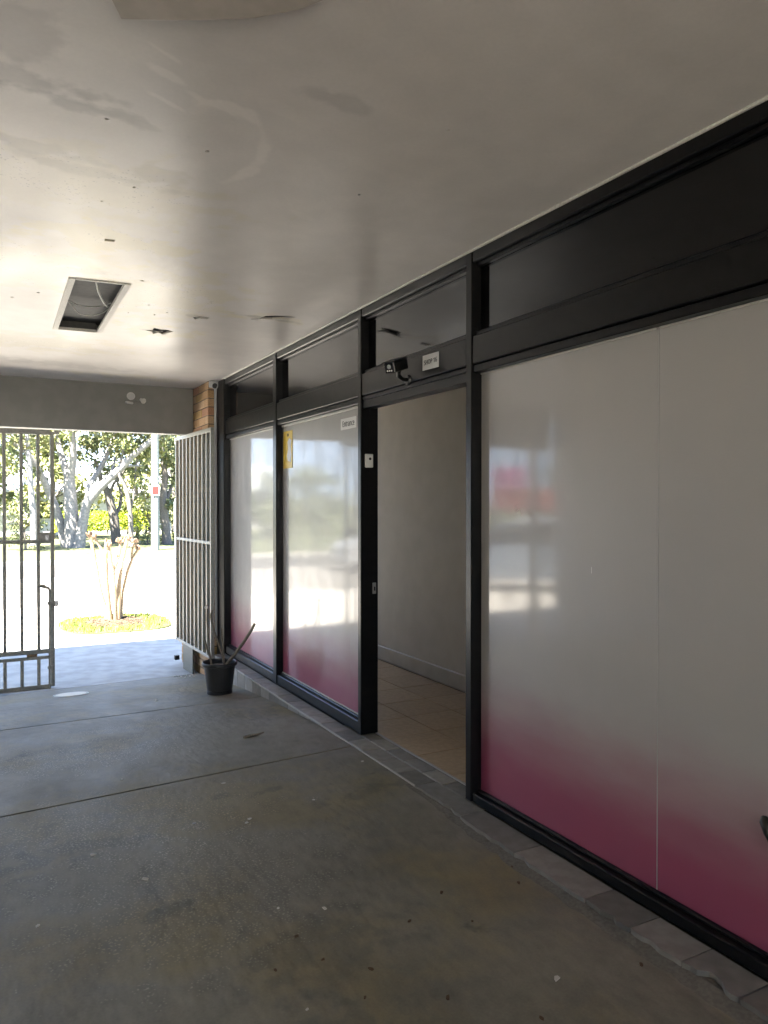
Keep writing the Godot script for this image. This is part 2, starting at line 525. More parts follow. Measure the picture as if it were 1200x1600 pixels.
# ---------------------------------------------------------------- the scene
func _ready() -> void:
	var cam := Camera3D.new()
	cam.name = "camera"
	cam.fov = rad_to_deg(2.0 * atan(800.0 / 1180.0))
	cam.far = 600.0
	cam.near = 0.05
	add_child(cam)
	cam.position = Vector3(0, EYE, 0)
	cam.rotation = Vector3(atan(-12.0 / 1180.0), deg_to_rad(-28.1), 0)
	cam.current = true

	var env := Environment.new()
	env.background_mode = Environment.BG_SKY
	var psm := ProceduralSkyMaterial.new()
	psm.sky_top_color = lin(0.075, 0.112, 0.19)
	psm.sky_horizon_color = lin(0.21, 0.26, 0.32)
	psm.sky_curve = 0.12
	psm.ground_bottom_color = lin(0.2, 0.19, 0.16)
	psm.ground_horizon_color = lin(0.34, 0.36, 0.36)
	psm.sun_angle_max = 8.0
	var sky := Sky.new()
	sky.sky_material = psm
	env.sky = sky
	env.tonemap_mode = Environment.TONE_MAPPER_LINEAR
	env.tonemap_exposure = 19.5
	env.sdfgi_enabled = true
	env.ssao_enabled = true
	env.ssil_enabled = true
	var we := WorldEnvironment.new()
	we.name = "environment"
	we.environment = env
	add_child(we)

	var sun := DirectionalLight3D.new()
	sun.name = "sun"
	sun.light_energy = 1.6
	sun.light_angular_distance = 0.5
	sun.light_color = Color(1.0, 0.965, 0.905)
	sun.shadow_enabled = true
	add_child(sun)
	sun.look_at_from_position(Vector3(-0.46, 0.85, 0.30) * 20.0, Vector3.ZERO)

	make_materials()
	build_shell()
	build_floor()
	build_shopfront()
	build_kerb()
	build_pier()
	build_gates()
	build_fittings()
	build_banner()
	build_litter()
	build_street()
	build_trees()
	build_cars()

func ragged(cx: float, cy: float, rx: float, ry: float, sd: int, n := 14) -> PackedVector2Array:
	var r := RandomNumberGenerator.new()
	r.seed = sd
	var out := PackedVector2Array()
	for i in n:
		var a := TAU * i / n
		var q := r.randf_range(0.55, 1.15)
		out.append(Vector2(cx + cos(a) * rx * q, cy + sin(a) * ry * q))
	return out

# every ceiling hole: the light opening, the torn patches, the slot and the old fixing holes
func ceiling_holes() -> Array:
	var holes := [PackedVector2Array([Vector2(0.43, 4.42), Vector2(0.742, 4.395), Vector2(0.764, 5.72), Vector2(0.452, 5.745)])]
	holes.append(PackedVector2Array([Vector2(1.03, 5.50), Vector2(1.075, 5.47), Vector2(1.07, 5.40), Vector2(1.12, 5.43), Vector2(1.17, 5.42), Vector2(1.215, 5.46), Vector2(1.18, 5.52), Vector2(1.16, 5.58), Vector2(1.125, 5.53), Vector2(1.10, 5.60), Vector2(1.085, 5.535)]))
	holes.append(PackedVector2Array([Vector2(1.235, 4.975), Vector2(1.28, 4.94), Vector2(1.335, 4.93), Vector2(1.325, 4.985), Vector2(1.285, 4.985), Vector2(1.262, 5.03)]))
	holes.append(PackedVector2Array([Vector2(1.63, 4.81), Vector2(1.645, 4.715), Vector2(1.70, 4.68), Vector2(1.775, 4.65), Vector2(1.835, 4.655), Vector2(1.775, 4.72), Vector2(1.71, 4.775)]))
	holes.append(PackedVector2Array([Vector2(0.513, 3.70), Vector2(0.556, 3.692), Vector2(0.558, 3.725), Vector2(0.515, 3.733)]))
	var r := RandomNumberGenerator.new()
	r.seed = 5
	for p in [[0.79, 4.30, 1.0], [0.92, 4.80, 0.9], [1.0, 5.03, 0.8], [1.06, 4.93, 0.7], [0.17, 5.0, 0.9], [0.3, 4.82, 1.0], [1.24, 4.55, 0.7], [0.84, 5.05, 0.6], [0.36, 2.55, 0.7], [0.44, 3.25, 0.6], [0.7, 2.62, 0.8], [1.33, 2.7, 0.6], [0.53, 3.05, 0.6], [1.36, 2.1, 0.5]]:
		holes.append(ragged(p[0], p[1], 0.011 * p[2], 0.013 * p[2], r.randi(), 7))
	return holes

func build_shell() -> void:
	var c := setting("ceiling")
	var holes := ceiling_holes()
	var cuts := [-2.6, 2.1]
	for hole in holes:
		var s := 0.0
		for p in hole:
			s += p.x
		cuts.append(s / hole.size())
	cuts.sort()
	var st := st0()
	for i in cuts.size() - 1:
		if cuts[i + 1] - cuts[i] < 0.0005:
			continue
		var polys := [PackedVector2Array([Vector2(cuts[i], -7.4), Vector2(cuts[i + 1], -7.4), Vector2(cuts[i + 1], 8.05), Vector2(cuts[i], 8.05)])]
		for hole in holes:
			var next := []
			for p in polys:
				next.append_array(Geometry2D.clip_polygons(p, hole))
			polys = next
		for p in polys:
			var idx := Geometry2D.triangulate_polygon(p)
			for k in range(0, idx.size(), 3):
				var vs := [p[idx[k]], p[idx[k + 1]], p[idx[k + 2]]]
				if (vs[1] - vs[0]).cross(vs[2] - vs[0]) < 0.0:
					vs = [vs[0], vs[2], vs[1]]
				for y in [CEIL, CEIL + 0.012]:
					for q in (vs if y == CEIL else [vs[0], vs[2], vs[1]]):
						st.set_normal(Vector3.UP if y > CEIL else Vector3.DOWN)
						st.set_uv(Vector2((q.x + 1.9) / 4.2, q.y / 8.4))
						st.add_vertex(P(q.x, y, q.y))
	for hole in holes:
		var mid := Vector2.ZERO
		for p in hole:
			mid += p / hole.size()
		for k in hole.size():
			var a: Vector2 = hole[k]
			var b: Vector2 = hole[(k + 1) % hole.size()]
			var inward := mid - (a + b) * 0.5
			st.set_uv(Vector2((a.x + 1.9) / 4.2, a.y / 8.4))
			quad(st, P(a.x, CEIL, a.y), P(b.x, CEIL, b.y), P(b.x, CEIL + 0.012, b.y), P(a.x, CEIL + 0.012, a.y), P(inward.x, 0, inward.y))
	part(c, "ceiling_sheet", st.commit(), M.ceiling_paint)
	# an old cover board, a corner of which shows over the camera
	var cover := slab(PackedVector2Array([Vector2(0.278, 1.908), Vector2(0.316, 1.984), Vector2(0.472, 1.905), Vector2(0.611, 1.821), Vector2(0.697, 1.737), Vector2(0.747, 1.657), Vector2(0.70, 1.35), Vector2(0.16, 1.55)]), CEIL - 0.016, CEIL - 0.001)
	var cv := part(c, "cover_board", cover, M.cover_paint)
	cv.set_meta("label", "old cover board screwed under the ceiling")
	# white lining round the light opening
	var h: PackedVector2Array = holes[0]
	for e in [[0, 3, 0.03], [1, 2, 0.03], [0, 1, 0.012], [3, 2, 0.006]]:
		var a := h[e[0]]
		var b := h[e[1]]
		var mid := (h[0] + h[2]) * 0.5
		var nrm := (b - a).orthogonal().normalized()
		if nrm.dot(mid - a) < 0.0:
			nrm = -nrm
		var along := (b - a).normalized()
		var wv: float = e[2]
		var ins := 0.0 if wv > 0.02 else 0.032
		part(c, "opening_frame", slab(PackedVector2Array([a - nrm * 0.004 + along * ins, b - nrm * 0.004 - along * ins, b + nrm * wv - along * ins, a + nrm * wv + along * ins]), CEIL - 0.006, CEIL + 0.014), M.trim_white)
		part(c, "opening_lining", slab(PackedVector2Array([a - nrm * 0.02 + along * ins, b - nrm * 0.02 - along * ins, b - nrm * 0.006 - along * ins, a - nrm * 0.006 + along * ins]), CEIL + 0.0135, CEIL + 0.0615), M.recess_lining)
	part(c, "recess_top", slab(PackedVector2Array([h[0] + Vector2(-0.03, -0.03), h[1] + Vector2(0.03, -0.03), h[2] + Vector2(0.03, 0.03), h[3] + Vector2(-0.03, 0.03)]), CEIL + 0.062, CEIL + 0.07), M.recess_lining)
	# white bead between ceiling and shopfront
	boxp(c, "ceiling_bead", 2.084, 2.0995, CEIL - 0.011, CEIL - 0.001, -4.0, 7.46, M.trim_white, 0.004)
	# roof over everything, and the walls that close the arcade
	var roof := setting("roof")
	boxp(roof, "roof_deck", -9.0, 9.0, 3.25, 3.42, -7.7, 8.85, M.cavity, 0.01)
	boxp(roof, "fascia", -9.0, 9.0, 2.72, 3.50, 8.852, 8.93, M.beam_paint, 0.01)
	boxp(roof, "soffit", -9.0, 9.0, CEIL + 0.003, CEIL + 0.02, 8.203, 8.85, M.trim_white, 0.002)
	var lw := setting("wall_left")
	boxp(lw, "wall_face", -2.75, -2.6, -0.9, 3.249, -7.4, 8.0, M.left_wall_paint, 0.01)
	var fw := setting("wall_front")
	boxp(fw, "wall_face", -9.0, -2.752, -0.9, 3.249, 7.7, 8.0, M.left_wall_paint, 0.01)
	boxp(fw, "wall_face", 3.43, 9.0, -0.9, 3.249, 8.1, 8.4, M.left_wall_paint, 0.01)
	boxp(fw, "wall_head", 2.352, 3.428, 2.5, 3.249, 8.1, 8.4, M.left_wall_paint, 0.01)
	boxp(fw, "wall_dado", 2.352, 3.428, -0.9, 0.12, 8.1, 8.4, M.left_wall_paint, 0.01)
	var rw := setting("wall_right")
	boxp(rw, "wall_face", 2.1, 3.42, -0.2, CEIL, -7.4, -4.052, M.left_wall_paint, 0.01)
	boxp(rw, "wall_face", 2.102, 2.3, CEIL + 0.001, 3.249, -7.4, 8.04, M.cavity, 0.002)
	# room behind the shop door
	var ri := setting("interior_wall")
	boxp(ri, "wall_face", 3.296, 3.42, -0.1, 2.75, -4.0, 7.9, M.plaster, 0.002)
	boxp(ri, "skirting", 3.276, 3.2955, 0.004, 0.13, -3.9, 7.43, M.skirting_paint, 0.005)
	boxp(ri, "end_wall", 2.352, 3.295, -0.1, 0.12, 7.9, 8.0, M.plaster, 0.002)
	boxp(ri, "end_wall", 2.352, 3.295, 2.5, 2.75, 7.9, 8.0, M.plaster, 0.002)
	boxp(ri, "window_frame", 2.352, 3.428, 0.122, 0.16, 8.15, 8.2, M.frame_paint, 0.003)
	boxp(ri, "window_frame", 2.352, 3.428, 2.46, 2.498, 8.15, 8.2, M.frame_paint, 0.003)
	boxp(ri, "window_glass", 2.352, 3.428, 0.161, 2.459, 8.172, 8.178, M.clear_glass, 0.001)
	boxp(ri, "end_wall", 2.302, 3.295, -0.1, 2.75, -4.0, -3.9, M.plaster, 0.002)
	var rc := setting("interior_ceiling")
	boxp(rc, "ceiling_sheet", 2.203, 3.294, 2.62, 2.66, -3.89, 7.89, M.plaster, 0.002)
	var rf := setting("interior_floor")
	boxp(rf, "screed", 2.2, 3.296, -0.1, -0.006, -3.9, 7.9, M.grout, 0.001)
	rng.seed = 404
	var ts := 0.36
	var gx := 2.205
	var row := 0
	while gx < 3.27:
		var gd := 2.3 + 0.0
		while gd < 7.3:
			var x1 := minf(gx + ts - 0.005, 3.275)
			boxp(rf, "tile", gx, x1, -0.0055, rng.randf_range(-0.0008, 0.0006), gd, gd + ts - 0.005, M["shop_tile_%d" % rng.randi_range(0, 2)], 0.0015)
			gd += ts
		gx += ts
		row += 1
	# the beam over the gate
	var beam := thing("roof_beam", "deep grey painted beam across the arcade above the steel gate", "beam", P(0, 0, 0))
	boxp(beam, "beam_face", -2.598, 1.999, 2.19, CEIL - 0.004, 8.052, 8.2, M.beam_paint, 0.006)
	boxp(beam, "upper_board", -2.598, 2.1, CEIL + 0.013, 3.249, 8.06, 8.19, M.beam_paint, 0.002)

func floor_slab(a0: float, ka: float, b0: float, kb: float, x0: float, x1: float) -> ArrayMesh:
	# concrete between two slanting joints d = a0 + ka x and d = b0 + kb x, following the fall of the ground
	var st := st0()
	var n := 26
	var e := 0.009
	var xs := [x0, x0 + 0.008, x1 - 0.008, x1]
	for i in n:
		for k in 3:
			var q := []
			for o in [[0, 0], [1, 0], [1, 1], [0, 1]]:
				var x: float = xs[k + o[0]]
				var t: float = (i + o[1]) / float(n)
				var d := lerpf(a0 + ka * x + e, b0 + kb * x - e, t)
				q.append([P(x, floor_y(d), d), Vector2((x + 1.9) / 4.2, d / 8.4)])
			for tr in [[0, 2, 1], [0, 3, 2]]:
				var vs := [q[tr[0]], q[tr[1]], q[tr[2]]]
				if (vs[0][0] - vs[2][0]).cross(vs[0][0] - vs[1][0]).y < 0.0:
					vs = [vs[0], vs[2], vs[1]]
				for v in vs:
					st.set_normal(Vector3.UP)
					st.set_uv(v[1])
					st.add_vertex(v[0])
	for side in 2:
		var w0: float = a0 if side == 0 else b0
		var kk: float = ka if side == 0 else kb
		var s := e if side == 0 else -e
		for k in 3:
			var p0: float = w0 + kk * xs[k] + s
			var p1: float = w0 + kk * xs[k + 1] + s
			st.set_uv(Vector2((xs[k] + 1.9) / 4.2, p0 / 8.4))
			quad(st, P(xs[k], floor_y(p0), p0), P(xs[k + 1], floor_y(p1), p1), P(xs[k + 1], floor_y(p1) - 0.06, p1), P(xs[k], floor_y(p0) - 0.06, p0), P(0, 0, -1.0 if side == 0 else 1.0))
	return st.commit()

func build_floor() -> void:
	var f := setting("floor")
	var js := [[-7.5, 0.0], [-1.9, 0.086], [3.92, 0.086], [5.735, 0.025], [7.66, 0.085], [10.6, 0.0]]
	for i in js.size() - 1:
		part(f, "concrete_slab", floor_slab(js[i][0], js[i][1], js[i + 1][0], js[i + 1][1], -2.598, 2.34), M.footpath_concrete if i == js.size() - 2 else M.floor_concrete)
	var st := st0()
	for i in 60:
		var d0 := -7.5 + 18.1 * i / 60.0
		var d1 := -7.5 + 18.1 * (i + 1) / 60.0
		quad(st, P(-2.59, floor_y(d0) - 0.022, d0), P(2.33, floor_y(d0) - 0.022, d0), P(2.33, floor_y(d1) - 0.022, d1), P(-2.59, floor_y(d1) - 0.022, d1), Vector3.UP)
	part(f, "joint_filler", st.commit(), M.joint_dirt)

# ---------------------------------------------------------------- shopfront
func film_quad(parent: Node, called: String, x: float, y0: float, y1: float, d0: float, d1: float, m: Material) -> MeshInstance3D:
	var st := st0()
	var c := [P(x, y0, d1), P(x, y0, d0), P(x, y1, d0), P(x, y1, d1)]
	for tr in [[0, 1, 2], [0, 2, 3]]:
		var o: Array = tr
		if (c[o[0]] - c[o[2]]).cross(c[o[0]] - c[o[1]]).x > 0.0:
			o = [o[0], o[2], o[1]]
		for k in o:
			st.set_normal(Vector3.LEFT)
			st.set_uv(Vector2(-c[k].z / 1.5, 1.0 - (c[k].y - 0.04) / 2.05))
			st.add_vertex(c[k])
	return part(parent, called, st.commit(), m)

func film_pane(parent: Node, y0: float, y1: float, d0: float, d1: float, label: String) -> MeshInstance3D:
	var g := film_quad(parent, "window_pane", 2.15, y0, y1, d0, d1, M.printed_film_glass)
	boxp(g, "glass_backing", 2.151, 2.159, y0, y1, d0, d1, M.sign_white, 0.001)
	g.set_meta("label", label)
	return g

func build_shopfront() -> void:
	var s := thing("shopfront", "long dark framed shopfront with white and pink filmed windows and open doorway", "shopfront", P(0, 0, 0))
	var fm: Material = M.frame_paint
	# upright members
	for u in [[3.027, 3.076, 2.2], [4.231, 4.275, 2.217], [5.767, 5.842, 2.2], [-0.65, -0.6, 2.2], [-4.05, -4.0, 2.2]]:
		boxp(s, "mullion", 2.095, u[2], 0.001, CEIL - 0.002, u[0], u[1], fm, 0.004)
	boxp(s, "end_stile", 2.085, 2.3, -0.35, CEIL - 0.002, 7.212, 7.471, fm, 0.004)
	# rails of each bay: [d0, d1, foot of pane, is door]
	for b in [[-3.999, -0.651, 0.045, 0], [-0.599, 3.026, 0.045, 0], [3.077, 4.230, 0.0, 1], [4.276, 5.766, 0.075, 0], [5.843, 7.211, 0.07, 0]]:
		var d0: float = b[0]
		var d1: float = b[1]
		boxp(s, "top_rail", 2.1, 2.2, 2.617, CEIL - 0.002, d0, d1, fm, 0.004)
		boxp(s, "top_bead", 2.124, 2.1495, 2.598, 2.6165, d0, d1, fm, 0.003)
		boxp(s, "header_rail", 2.1, 2.2, 2.127, 2.262, d0, d1, fm, 0.004)
		boxp(s, "header_bead", 2.118, 2.1495, 2.2625, 2.288, d0, d1, fm, 0.006)
		var tp := boxp(s, "transom_panel", 2.15, 2.158, 2.264, 2.616, d0, d1, M.black_panel, 0.0015)
		tp.set_meta("label", "glossy black panel above the header rail")
		if b[3] == 0:
			boxp(s, "header_lip", 2.106, 2.2, 2.086, 2.122, d0, d1, fm, 0.004)
			boxp(s, "sill_rail", 2.102, 2.2, 0.001, b[2], d0, d1, fm, 0.004)
			boxp(s, "sill_bead", 2.128, 2.1495, b[2] + 0.0005, b[2] + 0.014, d0, d1, fm, 0.004)
		else:
			boxp(s, "header_lip", 2.106, 2.2, 2.098, 2.122, d0, d1, fm, 0.004)
			boxp(s, "door_track", 2.125, 2.2, 2.052, 2.088, d0, d1, M.black_plastic, 0.003)
			boxp(s, "door_track_cover", 2.108, 2.1235, 2.048, 2.096, d0, d1, fm, 0.003)
	var l1 := "large window pane, white film fading to printed pink at its foot"
	film_pane(s, 0.046, 2.09, -3.99, -0.66, l1)
	var n1 := film_pane(s, 0.046, 2.09, -0.59, 1.929, l1)
	var n2 := film_pane(s, 0.046, 2.09, 1.934, 3.02, l1)
	var m1 := film_pane(s, 0.076, 2.09, 4.28, 5.76, "window pane holding the entrance sign, white film over printed pink")
	var f1 := film_pane(s, 0.071, 2.09, 5.85, 7.205, "window pane beside the brick pier, white film over printed pink")
	# old scratches in the film
	for q in [[[1.443, 2.755], [1.414, 2.75]], [[1.414, 2.75], [1.429, 2.727]], [[1.429, 2.727], [1.397, 2.709]], [[1.199, 2.267], [1.173, 2.267]]]:
		part(n2, "scratch", tube([P(2.1497, q[0][0], q[0][1]), P(2.1497, q[1][0], q[1][1])], [0.0012], 5), M.sign_white)
	boxp(n2, "silicone_joint", 2.1488, 2.156, 0.06, 2.085, 1.9298, 1.9335, M.silicone, 0.001)
	boxp(m1, "gasket", 2.140, 2.1495, 2.068, 2.0855, 4.28, 5.76, M.gasket_white, 0.003)
	boxp(m1, "gasket", 2.142, 2.1495, 0.0895, 0.098, 4.28, 5.76, M.gasket_white, 0.002)
	boxp(f1, "gasket", 2.142, 2.1495, 2.074, 2.0855, 5.85, 7.205, M.gasket_white, 0.003)
	boxp(n2, "gasket", 2.142, 2.1495, 2.078, 2.0855, 1.94, 3.02, M.gasket_white, 0.003)
	boxp(n1, "gasket", 2.142, 2.1495, 2.078, 2.0855, -0.59, 1.925, M.gasket_white, 0.003)
	part(s, "pull_handle", tube([P(2.135, 0.478, 1.497), P(2.122, 0.470, 1.490), P(2.118, 0.445, 1.476), P(2.124, 0.405, 1.452), P(2.138, 0.385, 1.44)], [0.012, 0.014, 0.013, 0.011, 0.009], 8), M.black_plastic)
	boxp(s, "door_threshold", 2.196, 2.212, -0.002, 0.004, 3.08, 4.228, M.zinc, 0.001)
	var lk := boxp(s, "door_latch", 2.175, 2.20, 0.885, 0.955, 4.224, 4.2305, M.zinc, 0.002)
	boxp(lk, "latch_tongue", 2.183, 2.192, 0.905, 0.93, 4.2195, 4.2235, M.black_plastic, 0.001).position -= lk.position
	boxp(s, "hinge_plate", 2.098, 2.112, 0.30, 0.34, 3.0765, 3.0795, M.zinc, 0.001)

# ---------------------------------------------------------------- tiled kerb
func build_kerb() -> void:
	var k := thing("tiled_kerb", "low grey tiled kerb along the foot of the shopfront, broken at one end", "kerb", P(0, 0, 0))
	rng.seed = 31
	# bedding under the tiles, following the fall
	var st := st0()
	for i in 24:
		var d0 := -4.0 + 11.2 * i / 24.0
		var d1 := -4.0 + 11.2 * (i + 1) / 24.0
		var xe := 1.99
		quad(st, P(xe, -0.018, d0), P(xe, -0.018, d1), P(xe, floor_y(d1) - 0.05, d1), P(xe, floor_y(d0) - 0.05, d0), Vector3.LEFT)
		quad(st, P(xe, -0.018, d0), P(2.2, -0.018, d0), P(2.2, -0.018, d1), P(xe, -0.018, d1), Vector3.UP)
	quad(st, P(1.99, -0.018, 7.2), P(2.2, -0.018, 7.2), P(2.2, -0.4, 7.2), P(1.99, -0.4, 7.2), Vector3.FORWARD)
	part(k, "bedding", st.commit(), M.grout)
	var tile_mats := []
	for i in 4:
		tile_mats.append(M["kerb_tile_%d" % i])
	var d := 3.345
	while d < 7.2:
		var len := 0.206
		var d1 := minf(d + len, 7.205)
		var jit := rng.randf_range(-0.0015, 0.0015)
		boxp(k, "tile", 1.974 + jit, 2.094, -0.016, jit, d + 0.0035, d1 - 0.0035, tile_mats[rng.randi_range(0, 3)], 0.003)
		if d > 4.45:
			var fy := floor_y(d1)
			boxp(k, "riser_tile", 1.978 + jit, 1.9895, fy - 0.012, -0.0185, d + 0.0035, d1 - 0.0035, tile_mats[rng.randi_range(0, 3)], 0.002)
		d += len
	for q in [[3.35, 3.96], [3.965, 4.58], [4.585, 5.2], [5.205, 5.82]]:
		boxp(k, "edge_trim", 1.966, 1.9722, -0.012, 0.0012, q[0], q[1], M.edge_strip, 0.0015)
	# second row across the doorway
	d = 3.08
	while d < 4.2:
		var d1 := minf(d + 0.206, 4.229)
		boxp(k, "tile", 2.098, 2.194, -0.016, rng.randf_range(-0.001, 0.001), d + 0.0035, d1 - 0.0035, tile_mats[rng.randi_range(0, 3)], 0.003)
		d += 0.206
	# older, longer tiles with a broken front edge
	var js := [-0.9, -0.45, 0.0, 0.42, 0.83, 1.12, 1.449, 1.654, 1.87, 2.086, 2.505, 2.92, 3.343]
	for i in js.size() - 1:
		var a: float = js[i] + 0.003
		var b: float = js[i + 1] - 0.003
		var broken: bool = js[i] < 1.6 and js[i] > 0.9
		var back := 2.094
		var front := 1.948 if js[i] < 2.9 else 1.965
		var poly := PackedVector2Array([Vector2(back, a), Vector2(back, b)])
		var n := 9
		for q in n:
			var t := q / float(n - 1)
			var x := front + rng.randf_range(-0.004, 0.006)
			if broken:
				x += 0.015 * rng.randf() + (0.025 if (q > 2 and q < 6) else 0.0)
			elif rng.randf() < 0.15:
				x += 0.012
			poly.append(Vector2(x, lerpf(b, a, t)))
		part(k, "tile", slab(poly, -0.017, rng.randf_range(-0.001, 0.001)), tile_mats[rng.randi_range(0, 2)])
	# crumbled mortar along that edge
	var ms := st0()
	rng.seed = 92
	var prev := []
	for i in 90:
		var dd := -0.9 + 4.3 * i / 89.0
		var fade := 1.0 - sstep(2.7, 3.4, dd)
		var x0 := 1.925 - 0.028 * fade - rng.randf() * 0.014 * fade
		var y := floor_y(dd)
		var cur := [P(x0, y - 0.0015, dd), P(x0 + 0.03, y + (0.001 + 0.004 * rng.randf()) * fade, dd), P(1.962, y + (0.006 + 0.008 * rng.randf()) * fade, dd), P(2.0, -0.019, dd)]
		if prev.size():
			for q in 3:
				quad(ms, prev[q], prev[q + 1], cur[q + 1], cur[q], Vector3(-0.5, 1, 0))
		prev = cur
	var mo := part(k, "mortar_edge", ms.commit(), M.mortar)
	mo.material_override = M.old_mortar

# ---------------------------------------------------------------- brick pier
func build_pier() -> void:
	var p := thing("brick_pier", "tan brick pier between the shopfront and the street, behind the folded gate", "pier", P(0, 0, 0))
	boxp(p, "mortar_core", 2.008, 2.342, -0.62, CEIL + 0.01, 7.483, 8.60, M.mortar, 0.002)
	rng.seed = 8
	var y := -0.40
	var row := 0
	while y < CEIL - 0.01:
		var hgt := minf(0.076, CEIL - 0.004 - y)
		if hgt < 0.02:
			break
		var m: int = rng.randi_range(0, 4)
		# corner: alternate header and stretcher on the street-facing side
		var d := 7.474
		var first := true
		while d < 8.60:
			var len := 0.23
			if first and row % 2 == 1:
				len = 0.11
			len = minf(len, 8.605 - d)
			if len > 0.03:
				var jit := rng.randf_range(-0.002, 0.002)
				var wide := 0.11 if not (first and row % 2 == 1) else 0.23
				boxp(p, "brick", 2.0 + jit, 2.0 + wide, y, y + hgt, d, d + len, M["brick_%d" % rng.randi_range(0, 4)], 0.004)
			d += len + 0.01
			first = false
		if row % 2 == 0:
			boxp(p, "brick", 2.12, 2.345, y, y + hgt, 7.474, 7.584, M["brick_%d" % m], 0.004)
		else:
			boxp(p, "brick", 2.24, 2.345, y, y + hgt, 7.474, 7.584, M["brick_%d" % m], 0.004)
		y += 0.0857
		row += 1

# ---------------------------------------------------------------- gates
func build_gates() -> void:
	var gp: Material = M.gate_paint
	# closed leaf, built in the gate plane
	var g := thing("closed_gate_leaf", "grey steel bar gate leaf standing closed with lock box and drop bolt", "gate", P(0, 0, 7.85))
	var gx0 := -0.56
	var gx1 := 0.618
	for r in [[2.108, 2.157], [1.079, 1.114], [0.033, 0.073], [-0.021, 0.009], [-0.303, -0.264]]:
		part(g, "rail", bev(gx1 - gx0 - 0.068, r[1] - r[0], 0.034, 0.003), gp, Vector3((gx0 + gx1) * 0.5, (r[0] + r[1]) * 0.5, 0))
	for x in [gx0 + 0.017, gx1 - 0.017]:
		part(g, "stile", bev(0.034, 2.43, 0.036, 0.003), gp, Vector3(x, (2.157 - 0.303) * 0.5 + 0.03 - 0.03, 0))
	var bx := 0.479
	while bx > gx0 + 0.06:
		part(g, "bar", bev(0.03, 2.107 - 1.115, 0.03, 0.003), gp, Vector3(bx, (2.107 + 1.115) * 0.5, 0))
		part(g, "bar", bev(0.03, 1.078 - 0.074, 0.03, 0.003), gp, Vector3(bx, (1.078 + 0.074) * 0.5, 0))
		part(g, "bar", bev(0.03, 0.242, 0.03, 0.003), gp, Vector3(bx, -0.1425, 0))
		bx -= 0.1436
	var lb := part(g, "lock_box", bev(0.118, 0.10, 0.05, 0.004), gp, Vector3(0.542, 1.132, 0.012))
	part(lb, "keyhole_plate", bev(0.03, 0.05, 0.004, 0.001), M.zinc, Vector3(0.01, 0, 0.027))
	part(g, "top_lug", bev(0.05, 0.035, 0.03, 0.003), gp, Vector3(0.645, 2.137, 0))
	part(g, "weld_patch", bev(0.09, 0.028, 0.012, 0.003), M.gate_rust, Vector3(0.42, 0.021, 0.014))
	var bolt := part(g, "drop_bolt", tube([Vector3(0.573, 0.64, 0.04), Vector3(0.572, 0.2, 0.04), Vector3(0.569, -0.335, 0.04)], [0.010], 8), gp)
	part(bolt, "bolt_handle", tube([Vector3(0.573, 0.63, 0.04), Vector3(0.565, 0.655, 0.042), Vector3(0.545, 0.66, 0.045), Vector3(0.52, 0.675, 0.03), Vector3(0.475, 0.68, 0.02)], [0.011, 0.012, 0.014, 0.02, 0.014], 8), gp)
	for y in [0.51, 0.05, -0.1]:
		part(bolt, "bolt_guide", bev(0.05, 0.03, 0.03, 0.004), gp, Vector3(0.578, y, 0.032))
	var lt := part(g, "latch", bev(0.035, 0.05, 0.03, 0.004), M.zinc, Vector3(0.634, 0.50, 0.01))
	part(lt, "padlock_loop", tube([Vector3(0.0, -0.02, 0.0), Vector3(0.012, -0.07, 0.0), Vector3(-0.004, -0.085, 0.0), Vector3(-0.012, -0.05, 0.0)], [0.005], 6), M.zinc)
	var gpst := thing("gate_post", "grey steel post that the closed gate leaf hangs from", "post", P(-0.61, 0, 7.85))
	part(gpst, "shaft", bev(0.07, 2.55, 0.07, 0.004), gp, Vector3(0, 0.92, 0))
	part(gpst, "foot_plate", bev(0.16, 0.012, 0.16, 0.003), gp, Vector3(0, -0.313, 0))
	var post2 := thing("side_post", "grey steel post by the painted side wall at the gate", "post", P(-2.12, 0, 7.85))
	part(post2, "shaft", bev(0.09, 2.55, 0.09, 0.004), gp, Vector3(0, 0.92, 0))
	part(post2, "foot_plate", bev(0.18, 0.012, 0.18, 0.003), gp, Vector3(0, -0.313, 0))
	# the other leaf, folded open along the pier: local x runs along the leaf towards the street
	var a := P(1.965, 0, 7.18)
	var b := P(1.918, 0, 8.47)
	var L := (b - a).length()
	var o := thing("folded_gate_leaf", "grey steel bar gate leaf folded open against the brick pier", "gate", a, atan2(-(b - a).z, (b - a).x))
	for r in [[2.15, 2.19], [1.06, 1.09], [-0.05, -0.02]]:
		part(o, "rail", bev(L - 0.07, r[1] - r[0], 0.03, 0.003), gp, Vector3(L * 0.5, (r[0] + r[1]) * 0.5, 0))
	for x in [0.017, L - 0.017]:
		part(o, "stile", bev(0.034, 2.24, 0.034, 0.003), gp, Vector3(x, 1.07, 0))
	for i in 8:
		var x := 0.017 + (L - 0.034) * (i + 1) / 9.0
		part(o, "bar", bev(0.032, 1.058, 0.03, 0.003), gp, Vector3(x, 1.62, 0))
		part(o, "bar", bev(0.032, 1.078, 0.03, 0.003), gp, Vector3(x, 0.52, 0))
	part(o, "kick_plate", bev(0.36, 0.27, 0.012, 0.002), M.olive_steel, Vector3(L - 0.46, -0.187, -0.005))
	part(o, "hinge", tube([Vector3(L - 0.02, 0.15, 0.02), Vector3(L - 0.02, 0.27, 0.02)], [0.016], 8), gp)
	part(o, "floor_catch", bev(0.05, 0.05, 0.05, 0.004), M.black_plastic, Vector3(L - 0.15, -0.22, -0.045))

